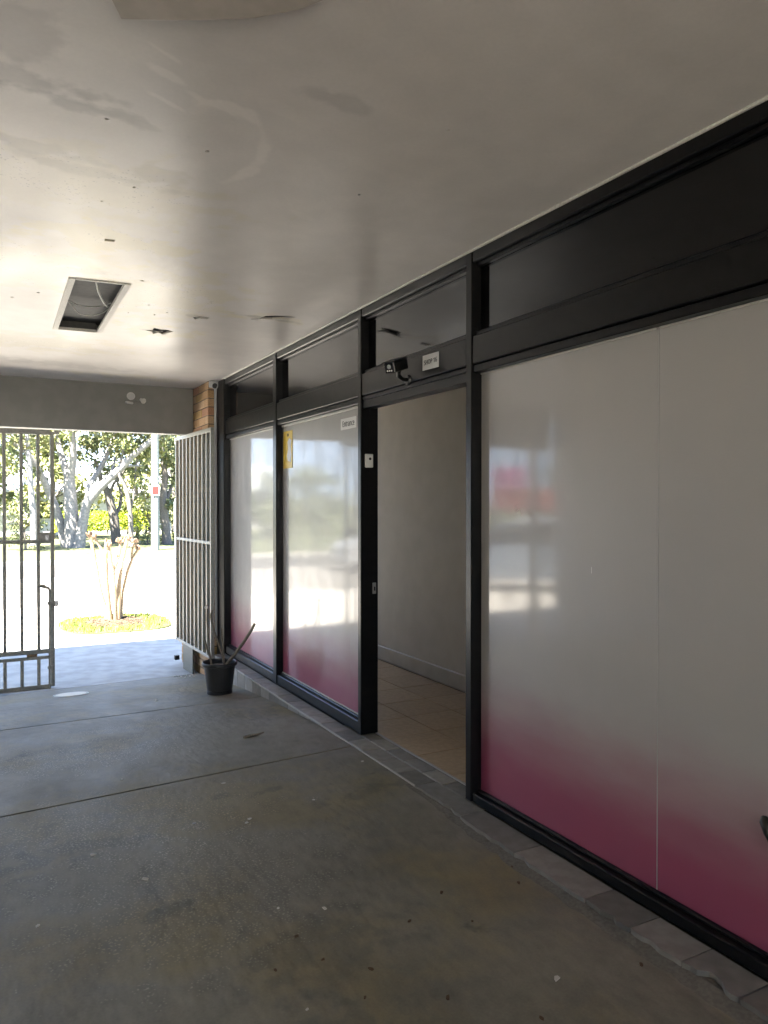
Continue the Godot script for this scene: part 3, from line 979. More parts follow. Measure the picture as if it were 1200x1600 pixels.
# ---------------------------------------------------------------- small fittings
func lettering(parent: Node, text: String, size: float, m: Material, at: Vector3, rot: Vector3, squeeze := 1.0) -> void:
	var t := TextMesh.new()
	var f := SystemFont.new()
	f.font_names = PackedStringArray(["Droid Sans"])
	t.font = f
	t.text = text
	t.font_size = 64
	t.pixel_size = size / 64.0
	t.depth = 0.0012
	t.curve_step = 2.0
	var o := part(parent, "lettering", t, m, at, rot)
	o.scale = Vector3(squeeze, 1, 1)

func build_fittings() -> void:
	var face := Vector3(0, -PI / 2, 0)   # +z of the mesh turned to face -x, out of the shopfront
	var s := thing("shop_number_sign", "small white sheet reading SHOP 16 taped above the shop doorway", "sign", P(2.098, 2.204, 3.406))
	part(s, "plate", bev(0.003, 0.080, 0.162, 0.001), M.sign_white, Vector3(-0.0005, 0, 0), Vector3(0.02, 0, 0))
	lettering(s, "SHOP 16", 0.034, M.sign_ink, Vector3(-0.0026, 0, 0), face + Vector3(0, 0, 0.0))
	var e := thing("entrance_sign", "small white plate reading Entrance on the window beside the doorway", "sign", P(2.148, 1.985, 4.52))
	part(e, "plate", bev(0.003, 0.075, 0.24, 0.001), M.sign_white)
	lettering(e, "Entrance", 0.052, M.sign_ink, Vector3(-0.0022, 0, 0), face, 0.9)
	var t := thing("yellow_tag", "upright yellow card with a torn white patch stuck on the window", "sticker", P(2.148, 1.882, 5.638))
	part(t, "card", bev(0.003, 0.295, 0.195, 0.001), M.tag_yellow)
	var torn := slab(PackedVector2Array([Vector2(0.0, -0.03), Vector2(0.06, -0.045), Vector2(0.13, -0.03), Vector2(0.17, -0.042), Vector2(0.19, 0.0), Vector2(0.16, 0.035), Vector2(0.10, 0.025), Vector2(0.05, 0.05), Vector2(0.01, 0.03)]), 0.0, 0.0012)
	part(t, "torn_paper", torn, M.sign_white, Vector3(-0.0016, -0.10, 0.035), Vector3(0, 0, PI / 2))
	part(t, "printed_dot", lathe([[0.0, 0.0012], [0.013, 0.0012], [0.013, 0.0], [0.0, 0.0]], 12), M.sign_ink, Vector3(-0.0016, 0.115, 0.005), Vector3(0, 0, PI / 2))
	# door sensor on the jamb
	var ds := thing("door_switch", "small white switch box on the side of the dark door jamb", "switch", P(2.148, 1.722, 4.2305))
	part(ds, "case", bev(0.055, 0.085, 0.016, 0.004), M.white_plastic, Vector3(0, 0, 0.008))
	part(ds, "button", lathe([[0.0, 0.004], [0.008, 0.003], [0.009, 0.0], [0.0, 0.0]], 12), M.black_plastic, Vector3(0.004, 0.012, 0.016), Vector3(PI / 2, 0, 0))
	# camera on the door header
	var c := thing("security_camera", "black box security camera on a bracket above the shop doorway", "camera", P(2.1, 2.168, 3.655))
	var body := part(c, "body", bev(0.062, 0.058, 0.145, 0.006), M.black_plastic, Vector3(-0.112, 0.03, 0.075))
	body.basis = Basis.looking_at(Vector3(-0.80, -0.30, 0.42), Vector3.UP, true)
	part(body, "sun_hood", bev(0.07, 0.004, 0.165, 0.0015), M.black_plastic, Vector3(0, 0.033, 0.008))
	part(body, "face_plate", bev(0.054, 0.05, 0.003, 0.001), M.lens_glass, Vector3(0, 0, 0.0735))
	part(body, "lens", lathe([[0.0, 0.004], [0.010, 0.004], [0.013, 0.0], [0.0, 0.0]], 14), M.grey_plastic, Vector3(0, 0.007, 0.0745), Vector3(PI / 2, 0, 0))
	for k in 3:
		part(body, "infrared_lamp", lathe([[0.0, 0.002], [0.004, 0.002], [0.005, 0.0], [0.0, 0.0]], 8), M.white_plastic, Vector3(-0.013 + 0.013 * k, -0.014, 0.075), Vector3(PI / 2, 0, 0))
	part(c, "bracket_arm", tube([Vector3(-0.095, 0.005, 0.07), Vector3(-0.088, -0.02, 0.055), Vector3(-0.045, -0.03, 0.025), Vector3(0.0, -0.028, 0.01)], [0.012, 0.013, 0.011, 0.012], 8), M.black_plastic)
	part(c, "wall_plate", lathe([[0.0, 0.014], [0.026, 0.012], [0.03, 0.0], [0.0, 0.0]], 16), M.black_plastic, Vector3(0.0, -0.028, 0.01), Vector3(0, 0, PI / 2))
	# twin spotlight fitting on the beam
	var tw := thing("twin_spotlight", "small white twin spotlight fitting on the grey beam", "light fitting", P(1.40, 2.53, 8.05))
	part(tw, "base", bev(0.10, 0.05, 0.02, 0.006), M.beam_paint, Vector3(0, 0, 0.01))
	var h1 := part(tw, "lamp_head", lathe([[0.0, 0.0], [0.02, 0.0], [0.026, 0.02], [0.04, 0.055], [0.041, 0.06], [0.034, 0.058], [0.0, 0.052]], 16), M.white_plastic, Vector3(-0.04, 0.005, 0.02), Vector3(PI / 2 - 0.2, -0.2, 0))
	part(h1, "lamp_lens", lathe([[0.0, 0.056], [0.033, 0.0575], [0.03, 0.05], [0.0, 0.05]], 16), M.lamp_lens)
	var h2 := part(tw, "lamp_head", lathe([[0.0, 0.0], [0.016, 0.0], [0.02, 0.02], [0.028, 0.045], [0.029, 0.05], [0.024, 0.048], [0.0, 0.042]], 16), M.white_plastic, Vector3(0.055, -0.005, 0.02), Vector3(PI / 2 + 0.4, 0.5, 0))
	part(h2, "lamp_lens", lathe([[0.0, 0.046], [0.023, 0.0475], [0.02, 0.04], [0.0, 0.04]], 16), M.lamp_lens)
	part(tw, "sensor_head", bev(0.075, 0.022, 0.04, 0.008), M.white_plastic, Vector3(-0.06, -0.045, 0.03), Vector3(0.1, 0.2, -0.1))
	# grey conduit box on top of the pier
	var jb := thing("conduit_box", "grey round conduit box with dark port at the top of the brick pier", "junction box", P(2.055, 2.632, 7.44))
	part(jb, "case", lathe([[0.0, 0.0], [0.048, 0.0], [0.052, 0.006], [0.052, 0.055], [0.046, 0.062], [0.0, 0.064]], 20), M.grey_plastic, Vector3(0, -0.02, 0))
	part(jb, "collar", tube([Vector3(-0.005, -0.005, 0.02), Vector3(-0.008, -0.012, 0.06)], [0.032, 0.034], 16), M.grey_plastic)
	part(jb, "port", tube([Vector3(-0.008, -0.012, 0.059), Vector3(-0.008, -0.0125, 0.0615)], [0.026, 0.026], 16), M.black_plastic)
	part(jb, "conduit", tube([Vector3(0, -0.018, 0), Vector3(0, -0.5, 0.0), Vector3(0.002, -2.5, 0)], [0.014], 10), M.grey_plastic, Vector3(0.012, 0, 0.008))
	# loose cables in the light opening
	var hx := [[px(103, 463, 5.0), Vector3(0.47, CEIL + 0.03, -5.02), Vector3(0.58, CEIL - 0.012, -5.2), Vector3(0.68, CEIL - 0.004, -5.17), Vector3(0.735, CEIL + 0.03, -5.12)], [Vector3.ZERO, Vector3(0.468, CEIL + 0.03, -5.03), Vector3(0.56, CEIL + 0.022, -5.10), Vector3(0.66, CEIL + 0.022, -5.08), Vector3(0.73, CEIL + 0.04, -5.02)], [Vector3.ZERO, Vector3(0.565, CEIL + 0.035, -4.44), Vector3(0.60, CEIL + 0.012, -4.62), Vector3(0.655, CEIL + 0.006, -4.84), Vector3(0.72, CEIL + 0.035, -5.1)]]
	var lbls := ["lowest grey cable sagging across the open light hatch", "higher thin grey cable spanning the open light hatch", "thick white cable running lengthwise in the open light hatch"]
	for i in 3:
		var pts := []
		var cv := Curve3D.new()
		for k in range(1, 5):
			var pt: Vector3 = hx[i][k]
			var tang: Vector3 = (hx[i][mini(k + 1, 4)] - hx[i][maxi(k - 1, 1)]) * 0.17
			cv.add_point(pt, -tang, tang)
		for k in 15:
			pts.append(cv.sample_baked(cv.get_baked_length() * k / 14.0, true))
		single("loose_cable", tube(pts, [0.0035 if i < 2 else 0.007], 6), M.cable_sheath, lbls[i], "cable", Vector3.ZERO, Vector3.ZERO, "cables in the light hatch")
	# broken sheet edges hanging at the torn holes
	for a in [[1.10, 5.46, 0.05, 0.3], [1.17, 5.55, 0.035, 1.8], [1.27, 4.955, 0.035, 0.8], [1.76, 4.735, 0.06, 0.35], [1.60, 4.83, 0.04, 0.4]]:
		var fl := slab(ragged(0, 0, a[2], a[2] * 0.35, int(a[0] * 1000), 8), -0.002, 0.0)
		single("paint_flake", fl, M.trim_white, "curled flake of ceiling paint hanging by a torn hole", "paint flake", P(a[0], CEIL - 0.006, a[1]), Vector3(0.12, a[3], 0.1), "flakes of ceiling paint")
	# the dead potted plant
	var pot := thing("potted_plant", "black plastic pot with bare dead stems beside the tiled kerb", "potted plant", P(1.745, floor_y(6.17), 6.17))
	part(pot, "pot", lathe([[0.0, 0.0], [0.098, 0.0], [0.104, 0.006], [0.106, 0.03], [0.103, 0.034], [0.106, 0.05], [0.128, 0.232], [0.140, 0.236], [0.144, 0.242], [0.144, 0.262], [0.138, 0.266], [0.130, 0.262], [0.124, 0.225], [0.0, 0.222]], 32), M.pot_plastic)
	part(pot, "soil", lathe([[0.124, 0.22], [0.08, 0.236], [0.0, 0.243]], 20), M.soil)
	var stems := [
		[[0.035, 0.23, 0.02, 0.010], [0.02, 0.33, 0.0, 0.009], [-0.035, 0.48, 0.01, 0.008], [-0.068, 0.60, 0.01, 0.008], [-0.075, 0.655, 0.01, 0.010], [-0.062, 0.70, 0.01, 0.007]],
		[[0.06, 0.235, 0.0, 0.015], [0.12, 0.30, -0.01, 0.015], [0.21, 0.40, -0.02, 0.014], [0.285, 0.50, -0.03, 0.012], [0.315, 0.555, -0.03, 0.012]],
		[[0.045, 0.23, -0.03, 0.010], [0.04, 0.36, -0.03, 0.008], [0.032, 0.45, -0.04, 0.008], [0.028, 0.53, -0.04, 0.006]],
		[[-0.07, 0.23, 0.03, 0.009], [-0.09, 0.32, 0.03, 0.008], [-0.115, 0.40, 0.02, 0.008], [-0.125, 0.455, 0.02, 0.006]],
		[[-0.065, 0.24, 0.0, 0.006], [-0.085, 0.36, 0.0, 0.006], [-0.10, 0.60, -0.02, 0.006], [-0.095, 0.74, -0.03, 0.005]]]
	for s2 in stems:
		var pts := []
		var rad := []
		for q in s2:
			pts.append(Vector3(q[0], q[1], q[2]))
			rad.append(q[3])
		part(pot, "stem", tube(pts, rad, 8), M.dead_stem)
	part(pot, "plant_tie", lathe([[0.016, 0.0], [0.02, 0.01], [0.016, 0.02]], 10), M.sign_white, Vector3(-0.1, 0.71, -0.03))

# the tall banner on the opposite wall that the nearest window mirrors
func build_banner() -> void:
	var b := thing("wall_banner", "tall narrow blue banner with orange patches on the painted side wall", "banner", P(-2.598, 0, 5.865))
	part(b, "cloth", bev(0.006, 2.3, 0.35, 0.002), M.banner_blue, Vector3(0.0035, 1.12, 0))
	for q in [[0.62, 0.12], [1.28, 0.16], [1.86, 0.10]]:
		part(b, "printed_patch", bev(0.002, q[1], 0.22, 0.0005), M.banner_orange, Vector3(0.008, q[0], 0.01))
	for y in [-0.04, 2.28]:
		part(b, "batten", bev(0.016, 0.02, 0.37, 0.003), M.zinc, Vector3(0.012, y, 0))

# ---------------------------------------------------------------- things lying about
func build_litter() -> void:
	var dc := thing("drain_cover", "flat round pale cover set in the concrete near the gate", "drain cover", P(0.69, floor_y(7.12), 7.12))
	dc.rotation.x = -0.116
	part(dc, "lid", lathe([[0.0, 0.006], [0.125, 0.006], [0.13, 0.003], [0.13, -0.004]], 28), M.trim_white)
	part(dc, "ring", lathe([[0.133, -0.004], [0.133, 0.005], [0.146, 0.005], [0.148, -0.004]], 28), M.zinc)
	single("dry_twig", tube([Vector3(-0.072, 0.006, 0.012), Vector3(-0.03, 0.008, 0.004), Vector3(0.02, 0.007, 0.0), Vector3(0.072, 0.012, -0.012)], [0.008, 0.009, 0.007, 0.004], 7), M.dead_stem, "short dark dry twig lying on the concrete by the kerb", "twig", P(1.52, floor_y(4.6), 4.6))
	rng.seed = 616
	var spots := [[390, 1280], [385, 1286], [349, 1224], [303, 1287], [480, 1578], [435, 1420], [507, 1420], [227, 1374], [145, 1336], [566, 1190], [245, 1094], [190, 1218], [490, 1250], [60, 1447], [870, 1530]]
	for q in spots:
		var r := px(q[0], q[1], 1.0) - Vector3(0, EYE, 0)
		var hit := Vector3(0, EYE, 0) + r * (-(EYE + 0.02) / r.y)
		for it in 3:
			hit = Vector3(0, EYE, 0) + r * ((floor_y(-hit.z) - EYE) / r.y)
		var sz := rng.randf_range(0.007, 0.016)
		single("paint_chip", slab(ragged(0, 0, sz, sz * 0.7, rng.randi(), 6), 0.0, 0.003), M.paper, "pale chip of paint lying on the dark concrete floor", "paint chip", hit + Vector3(0, 0.0006, 0), Vector3(0, rng.randf() * 6.0, 0), "pale chips on the concrete")
	for q in [[738, 1440], [690, 1395], [640, 1440], [580, 1515], [505, 1500], [463, 1464], [430, 1517], [800, 1355], [810, 1380], [1002, 1508], [846, 1592], [570, 1560], [700, 1560]]:
		var r := px(q[0], q[1], 1.0) - Vector3(0, EYE, 0)
		var hit := Vector3(0, EYE, 0) + r * ((-0.028 - EYE) / r.y)
		var sz := rng.randf_range(0.006, 0.013)
		single("leaf_scrap", slab(ragged(0, 0, sz, sz * 0.6, rng.randi(), 6), 0.0, 0.004), M.dry_leaf, "dark scrap of dry leaf lying on the brown concrete floor", "leaf scrap", Vector3(hit.x, floor_y(-hit.z) + 0.0006, hit.z), Vector3(0, rng.randf() * 6.0, 0), "dark leaf scraps on the concrete")
	# crumbs at the pier foot
	for i in 9:
		var x := rng.randf_range(1.72, 1.93)
		var d := rng.randf_range(7.5, 7.75)
		single("mortar_crumb", bev(0.012 + 0.015 * rng.randf(), 0.01, 0.014, 0.003), M.paper, "pale crumb of mortar on the concrete at the pier foot", "rubble", P(x, floor_y(d) + 0.005, d), Vector3(0, rng.randf() * 3.0, 0), "crumbs at the pier foot")

# ---------------------------------------------------------------- street
func sheet(poly: Array) -> ArrayMesh:
	# [x, y, d] corners of a flat or gently sloping quad
	var st := st0()
	quad(st, P(poly[0][0], poly[0][1], poly[0][2]), P(poly[1][0], poly[1][1], poly[1][2]), P(poly[2][0], poly[2][1], poly[2][2]), P(poly[3][0], poly[3][1], poly[3][2]), Vector3.UP)
	return st.commit()

func build_street() -> void:
	var g := setting("ground")
	part(g, "ground_sheet", sheet([[-300.0, -0.66, -300.0], [300.0, -0.66, -300.0], [300.0, -0.66, 400.0], [-300.0, -0.66, 400.0]]), M.verge_grass)
	var fc := setting("forecourt")
	var y0 := floor_y(10.6)
	var ye := floor_y(21.6)
	var yc := floor_y(15.0)
	part(fc, "forecourt_slab", sheet([[-60.0, y0, 10.612], [60.0, y0, 10.612], [60.0, yc, 15.0], [-60.0, yc, 15.0]]), M.forecourt)
	var cp := setting("car_park")
	part(cp, "bitumen", sheet([[-60.0, yc - 0.004, 15.002], [60.0, yc - 0.004, 15.002], [60.0, ye, 21.6], [-60.0, ye, 21.6]]), M.worn_asphalt)
	var yb := floor_y(8.0)
	part(fc, "footpath_slab", sheet([[-60.0, yb, 8.002], [-2.61, yb, 8.002], [-2.61, y0, 10.588], [-60.0, y0, 10.588]]), M.forecourt)
	part(fc, "footpath_slab", sheet([[2.345, yb, 8.0], [60.0, yb, 8.0], [60.0, y0, 10.588], [2.345, y0, 10.588]]), M.forecourt)
	part(fc, "rear_yard", sheet([[-40.0, -0.035, -40.0], [40.0, -0.035, -40.0], [40.0, -0.035, -7.51], [-40.0, -0.035, -7.51]]), M.forecourt)
	# kerb, road, far kerb
	var k := setting("kerb")
	for i in 30:
		var x0 := -45.0 + 3.0 * i
		if x0 > 3.0 and x0 < 3.5:
			continue
		boxp(k, "kerb_stone", x0, x0 + 2.98, -0.655, ye + 0.004, 21.62, 21.80, M.kerb_concrete, 0.02)
	var rd := setting("road")
	part(rd, "carriageway", sheet([[-120.0, -0.60, 21.8], [120.0, -0.60, 21.8], [120.0, -0.592, 27.6], [-120.0, -0.592, 27.6]]), M.asphalt)
	for i in 14:
		var x0 := -40.0 + 6.0 * i
		part(rd, "lane_line", sheet([[x0, -0.589, 24.6], [x0 + 3.0, -0.589, 24.6], [x0 + 3.0, -0.589, 24.72], [x0, -0.589, 24.72]]), M.gasket_white)
	var k2 := setting("far_kerb")
	for i in 30:
		var x0 := -45.0 + 3.0 * i
		boxp(k2, "kerb_stone", x0, x0 + 2.98, -0.655, -0.455, 27.6, 27.78, M.kerb_concrete, 0.02)
	var v := setting("grass_verge")
	part(v, "turf", sheet([[-120.0, -0.47, 27.78], [120.0, -0.47, 27.78], [120.0, -0.40, 36.0], [-120.0, -0.40, 36.0]]), M.verge_grass)
	part(v, "turf", sheet([[-120.0, -0.40, 36.0], [120.0, -0.40, 36.0], [120.0, -0.30, 120.0], [-120.0, -0.30, 120.0]]), M.verge_grass)
	# planted island in the forecourt
	var isl := setting("planting_island")
	var yi := floor_y(12.0)
	var ip := PackedVector2Array()
	var im := PackedVector2Array()
	for i in 28:
		var a := TAU * i / 28.0
		var ca := cos(a)
		var sa := sin(a)
		ip.append(Vector2(1.78 + 0.78 * signf(ca) * pow(absf(ca), 0.6), 11.95 + 0.85 * signf(sa) * pow(absf(sa), 0.7)))
		im.append(Vector2(1.80 + 0.42 * ca * (1.0 + 0.12 * sin(a * 5.0)), 11.95 + 0.55 * sa * (1.0 + 0.1 * cos(a * 7.0))))
	part(isl, "turf", slab(ip, yi - 0.1, yi + 0.035), M.verge_grass)
	part(isl, "mulch_bed", slab(im, yi - 0.1, yi + 0.055), M.mulch)
	rng.seed = 4242
	var ch := st0()
	for i in 420:
		var q := Vector2(1.80 + rng.randfn() * 0.26, 11.95 + rng.randfn() * 0.34)
		if not Geometry2D.is_point_in_polygon(q, ip):
			continue
		add_bev(ch, P(q.x, yi + 0.062, q.y), Vector3(rng.randf_range(0.03, 0.07), 0.008, rng.randf_range(0.012, 0.03)), 0.002, Basis(Vector3.UP, rng.randf() * PI) * Basis(Vector3.RIGHT, rng.randf_range(-0.5, 0.5)))
	var chips := part(self, numbered("bark_chips"), ch.commit(), M.mulch)
	tag(chips, "loose brown bark chips round the pruned tree stems", "bark chips")
	chips.set_meta("kind", "stuff")
	grass_patch("grass", "short bright green grass round the pruned tree", ip, im, yi + 0.03, 2600, 0.07)
	# utility pole
	var up := thing("utility_pole", "pale straight utility pole on the far side of the road", "pole", P(6.33, -0.45, 31.83))
	part(up, "shaft", tube([Vector3(0, -0.3, 0), Vector3(0, 3, 0), Vector3(0, 9.5, 0)], [0.17, 0.16, 0.12], 14), M.pole_paint)
	part(up, "cross_arm", bev(2.2, 0.1, 0.1, 0.01), M.grey_bark, Vector3(0, 8.9, 0.15))
	var rs := thing("red_sign", "small square red sign fixed to the pale utility pole", "sign", P(6.30, 2.02, 31.64))
	part(rs, "plate", bev(0.34, 0.42, 0.012, 0.004), M.sign_white)
	part(rs, "red_face", bev(0.27, 0.34, 0.004, 0.001), M.sign_red, Vector3(0, 0, 0.009))
	# street sign seen nearly edge-on
	var ss := thing("street_sign", "slim grey signpost with a narrow plate at the edge of the forecourt", "sign", P(3.60, floor_y(15.95), 15.95))
	part(ss, "post", tube([Vector3(0, -0.1, 0), Vector3(0, 1.0, 0), Vector3(0, 2.0, 0)], [0.03, 0.03, 0.03], 10), M.sign_back)
	part(ss, "plate", bev(0.09, 0.62, 0.012, 0.004), M.sign_back, Vector3(-0.02, 1.62, 0.035), Vector3(0, 0.5, 0))
	# low white building behind the trees
	var hs := thing("white_building", "long low white building with grey sheet roof behind the trees", "building", P(10.0, -0.40, 52.0))
	part(hs, "wall", bev(26.0, 2.7, 7.0, 0.02), M.house_white, Vector3(0, 1.35, 0))
	var roofm := slab(PackedVector2Array([Vector2(-4.2, 2.65), Vector2(4.2, 2.65), Vector2(0.0, 4.1)]), -13.4, 13.4)
	var ro := part(hs, "roof", roofm, M.roof_sheet)
	ro.basis = Basis(Vector3(0, 0, 1), Vector3(1, 0, 0), Vector3(0, -1, 0))
	part(hs, "gutter", bev(26.9, 0.16, 0.14, 0.02), M.sign_white, Vector3(0, 2.62, 4.25))
	for i in 6:
		var w := part(hs, "window", bev(1.5, 1.1, 0.06, 0.01), M.sign_white, Vector3(-10.5 + i * 4.1, 1.5, 3.52))
		part(w, "window_glass", bev(1.36, 0.96, 0.02, 0.004), M.window_glass, Vector3(0, 0, 0.03))
	var hs2 := thing("grey_roofed_house", "white house with bluish roof standing behind the leaning gum tree", "house", P(-9.0, -0.40, 58.0))
	part(hs2, "wall", bev(14.0, 2.8, 8.0, 0.02), M.house_white, Vector3(0, 1.4, 0))
	var r2 := part(hs2, "roof", slab(PackedVector2Array([Vector2(-4.7, 2.75), Vector2(4.7, 2.75), Vector2(0.0, 4.9)]), -7.4, 7.4), M.roof_sheet)
	r2.basis = Basis(Vector3(0, 0, 1), Vector3(1, 0, 0), Vector3(0, -1, 0))
	for i in 3:
		var w := part(hs2, "window", bev(1.6, 1.2, 0.06, 0.01), M.sign_white, Vector3(-4.5 + i * 4.4, 1.6, 4.02))
		part(w, "window_glass", bev(1.45, 1.05, 0.02, 0.004), M.window_glass, Vector3(0, 0, 0.03))
	# the red and pink roadside board that the nearest window mirrors
	var rb := thing("roadside_board", "red and pink advertising board on two posts beside the forecourt", "sign board", P(-8.2, floor_y(15.6), 15.6), 0.75)
	for x in [-0.8, 0.8]:
		part(rb, "post", bev(0.08, 2.75, 0.08, 0.005), M.sign_back, Vector3(x, 1.37, 0))
	part(rb, "red_panel", bev(1.7, 0.55, 0.05, 0.006), M.board_red, Vector3(0.0, 2.0, 0.07))
	part(rb, "pink_panel", bev(0.8, 0.55, 0.05, 0.006), M.sign_pink, Vector3(0.42, 2.56, 0.07))

func grass_patch(called: String, label: String, area: PackedVector2Array, hole: PackedVector2Array, y: float, count: int, tall: float) -> void:
	var st := st0()
	rng.seed = 1234
	var lo := area[0]
	var hi := area[0]
	for p in area:
		lo = lo.min(p)
		hi = hi.max(p)
	var n := 0
	var tries := 0
	while n < count and tries < count * 8:
		tries += 1
		var q := Vector2(rng.randf_range(lo.x, hi.x), rng.randf_range(lo.y, hi.y))
		if not Geometry2D.is_point_in_polygon(q, area) or (hole.size() and Geometry2D.is_point_in_polygon(q, hole)):
			continue
		n += 1
		var a := rng.randf() * TAU
		var w := Vector3(cos(a), 0, sin(a)) * 0.008
		var t := tall * rng.randf_range(0.5, 1.3)
		var tip := P(q.x, y + t, q.y) + Vector3(rng.randf_range(-0.5, 0.5), 0, rng.randf_range(-0.5, 0.5)) * t
		st.set_color(Color(0.13 * rng.randf_range(0.8, 1.2), 0.17, 0.03))
		tri(st, P(q.x, y, q.y) - w, P(q.x, y, q.y) + w, tip, Vector3(0, 0.3, 1))
	var o := part(self, numbered(called), st.commit(), M.grass_blade)
	tag(o, label, "grass")
	o.set_meta("kind", "stuff")

# ---------------------------------------------------------------- trees
func leaves(st: SurfaceTool, c: Vector3, r: Vector3, count: int, size: float, tone: Vector3, droop: float, rg: RandomNumberGenerator) -> void:
	for i in count:
		var v := Vector3(rg.randfn(), rg.randfn(), rg.randfn()).normalized() * pow(rg.randf(), 0.45)
		var p := c + v * r
		var dirn := (Vector3(rg.randfn(), rg.randfn() - droop, rg.randfn())).normalized()
		var side := dirn.cross(Vector3(rg.randfn(), rg.randfn(), rg.randfn())).normalized()
		var l := size * rg.randf_range(0.6, 1.35)
		var w := l * 0.24
		# every leaf has its own dye, drawn at random wherever it hangs
		st.set_color(Color(tone.x * rg.randf_range(0.85, 1.2), tone.y, tone.z * rg.randf_range(0.75, 1.1)))
		var n := dirn.cross(side).normalized()
		if n.y < 0.0:
			n = -n
		var a := p
		var b := p + dirn * l * 0.45 + side * w
		var d := p + dirn * l
		var e := p + dirn * l * 0.45 - side * w
		tri(st, a, b, d, n)
		tri(st, a, d, e, n)

func limb_pts(list: Array, d: float, base: Vector3) -> Array:
	# [u, v, radius, depth shift] survey points to points relative to the tree's base
	var pts := []
	var rad := []
	for q in list:
		var p := px(q[0], q[1], d + (q[3] if q.size() > 3 else 0.0))
		pts.append(p - base)
		rad.append(q[2])
	return [pts, rad]

func surveyed_tree(called: String, label: String, d: float, limbs: Array, bark: Material, lumps: Array, leaf: Material, lsize: float, sd: int, group := "") -> Node3D:
	var base := px(limbs[0][0][0], limbs[0][0][1], d)
	var t := thing(called, label, "tree", base, 0.0, group)
	for i in limbs.size():
		var r := limb_pts(limbs[i], d, base)
		var pts: Array = r[0]
		if i == 0 or limbs[i][0][1] > 845:
			pts[0] -= Vector3(0, 0.35, 0)
		part(t, "trunk" if i == 0 or limbs[i][0][1] > 845 else "limb", tube(pts, r[1], 10), bark)
	var rg := RandomNumberGenerator.new()
	rg.seed = sd
	var st := st0()
	for l in lumps:
		# [u, v, radius m, leaves, depth shift]
		var c := px(l[0], l[1], d + l[4]) - base
		var rr: float = l[2]
		for k in int(4 + l[2] * 3.0):
			var o := Vector3(rg.randfn(), rg.randfn() * 0.7, rg.randfn()) * rr * 0.5
			leaves(st, c + o, Vector3(rr, rr * 0.75, rr) * rg.randf_range(0.3, 0.5), int(l[3] / (4 + l[2] * 3.0)), lsize, leaf.get_meta("tone"), 0.8, rg)
	part(t, "crown", st.commit(), leaf)
	return t

func round_tree(called: String, label: String, at: Vector3, tall: float, spread: float, leaf: Material, count: int, lsize: float, sd: int, low := 0.25, group := "") -> Node3D:
	var t := thing(called, label, "tree", at, 0.0, group)
	var rg := RandomNumberGenerator.new()
	rg.seed = sd
	var trunk := [Vector3(0, -0.3, 0)]
	for i in 4:
		trunk.append(Vector3(rg.randfn() * 0.12 * i, tall * 0.2 * (i + 1), rg.randfn() * 0.12 * i))
	part(t, "trunk", tube(trunk, [0.045 * tall * 0.6, 0.03 * tall * 0.6, 0.025 * tall * 0.6, 0.018 * tall * 0.6, 0.01 * tall * 0.6], 8), M.grey_bark)
	var st := st0()
	var n := 26
	for i in n:
		var a := rg.randf() * TAU
		var hgt := rg.randf_range(low, 0.95)
		var rr := spread * sin(PI * clampf(0.15 + hgt * 0.8, 0.0, 1.0)) * rg.randf_range(0.2, 0.85)
		var c := Vector3(cos(a) * rr, tall * hgt, sin(a) * rr)
		leaves(st, c, Vector3(1, 0.7, 1) * spread * rg.randf_range(0.2, 0.36), int(count / float(n)), lsize, leaf.get_meta("tone"), 0.5, rg)
		if i % 4 == 0:
			part(t, "limb", tube([trunk[2], trunk[2].lerp(c, 0.6) + Vector3(0, 0.2, 0), c], [0.05, 0.035, 0.015], 6), M.grey_bark)
	part(t, "crown", st.commit(), leaf)
	return t

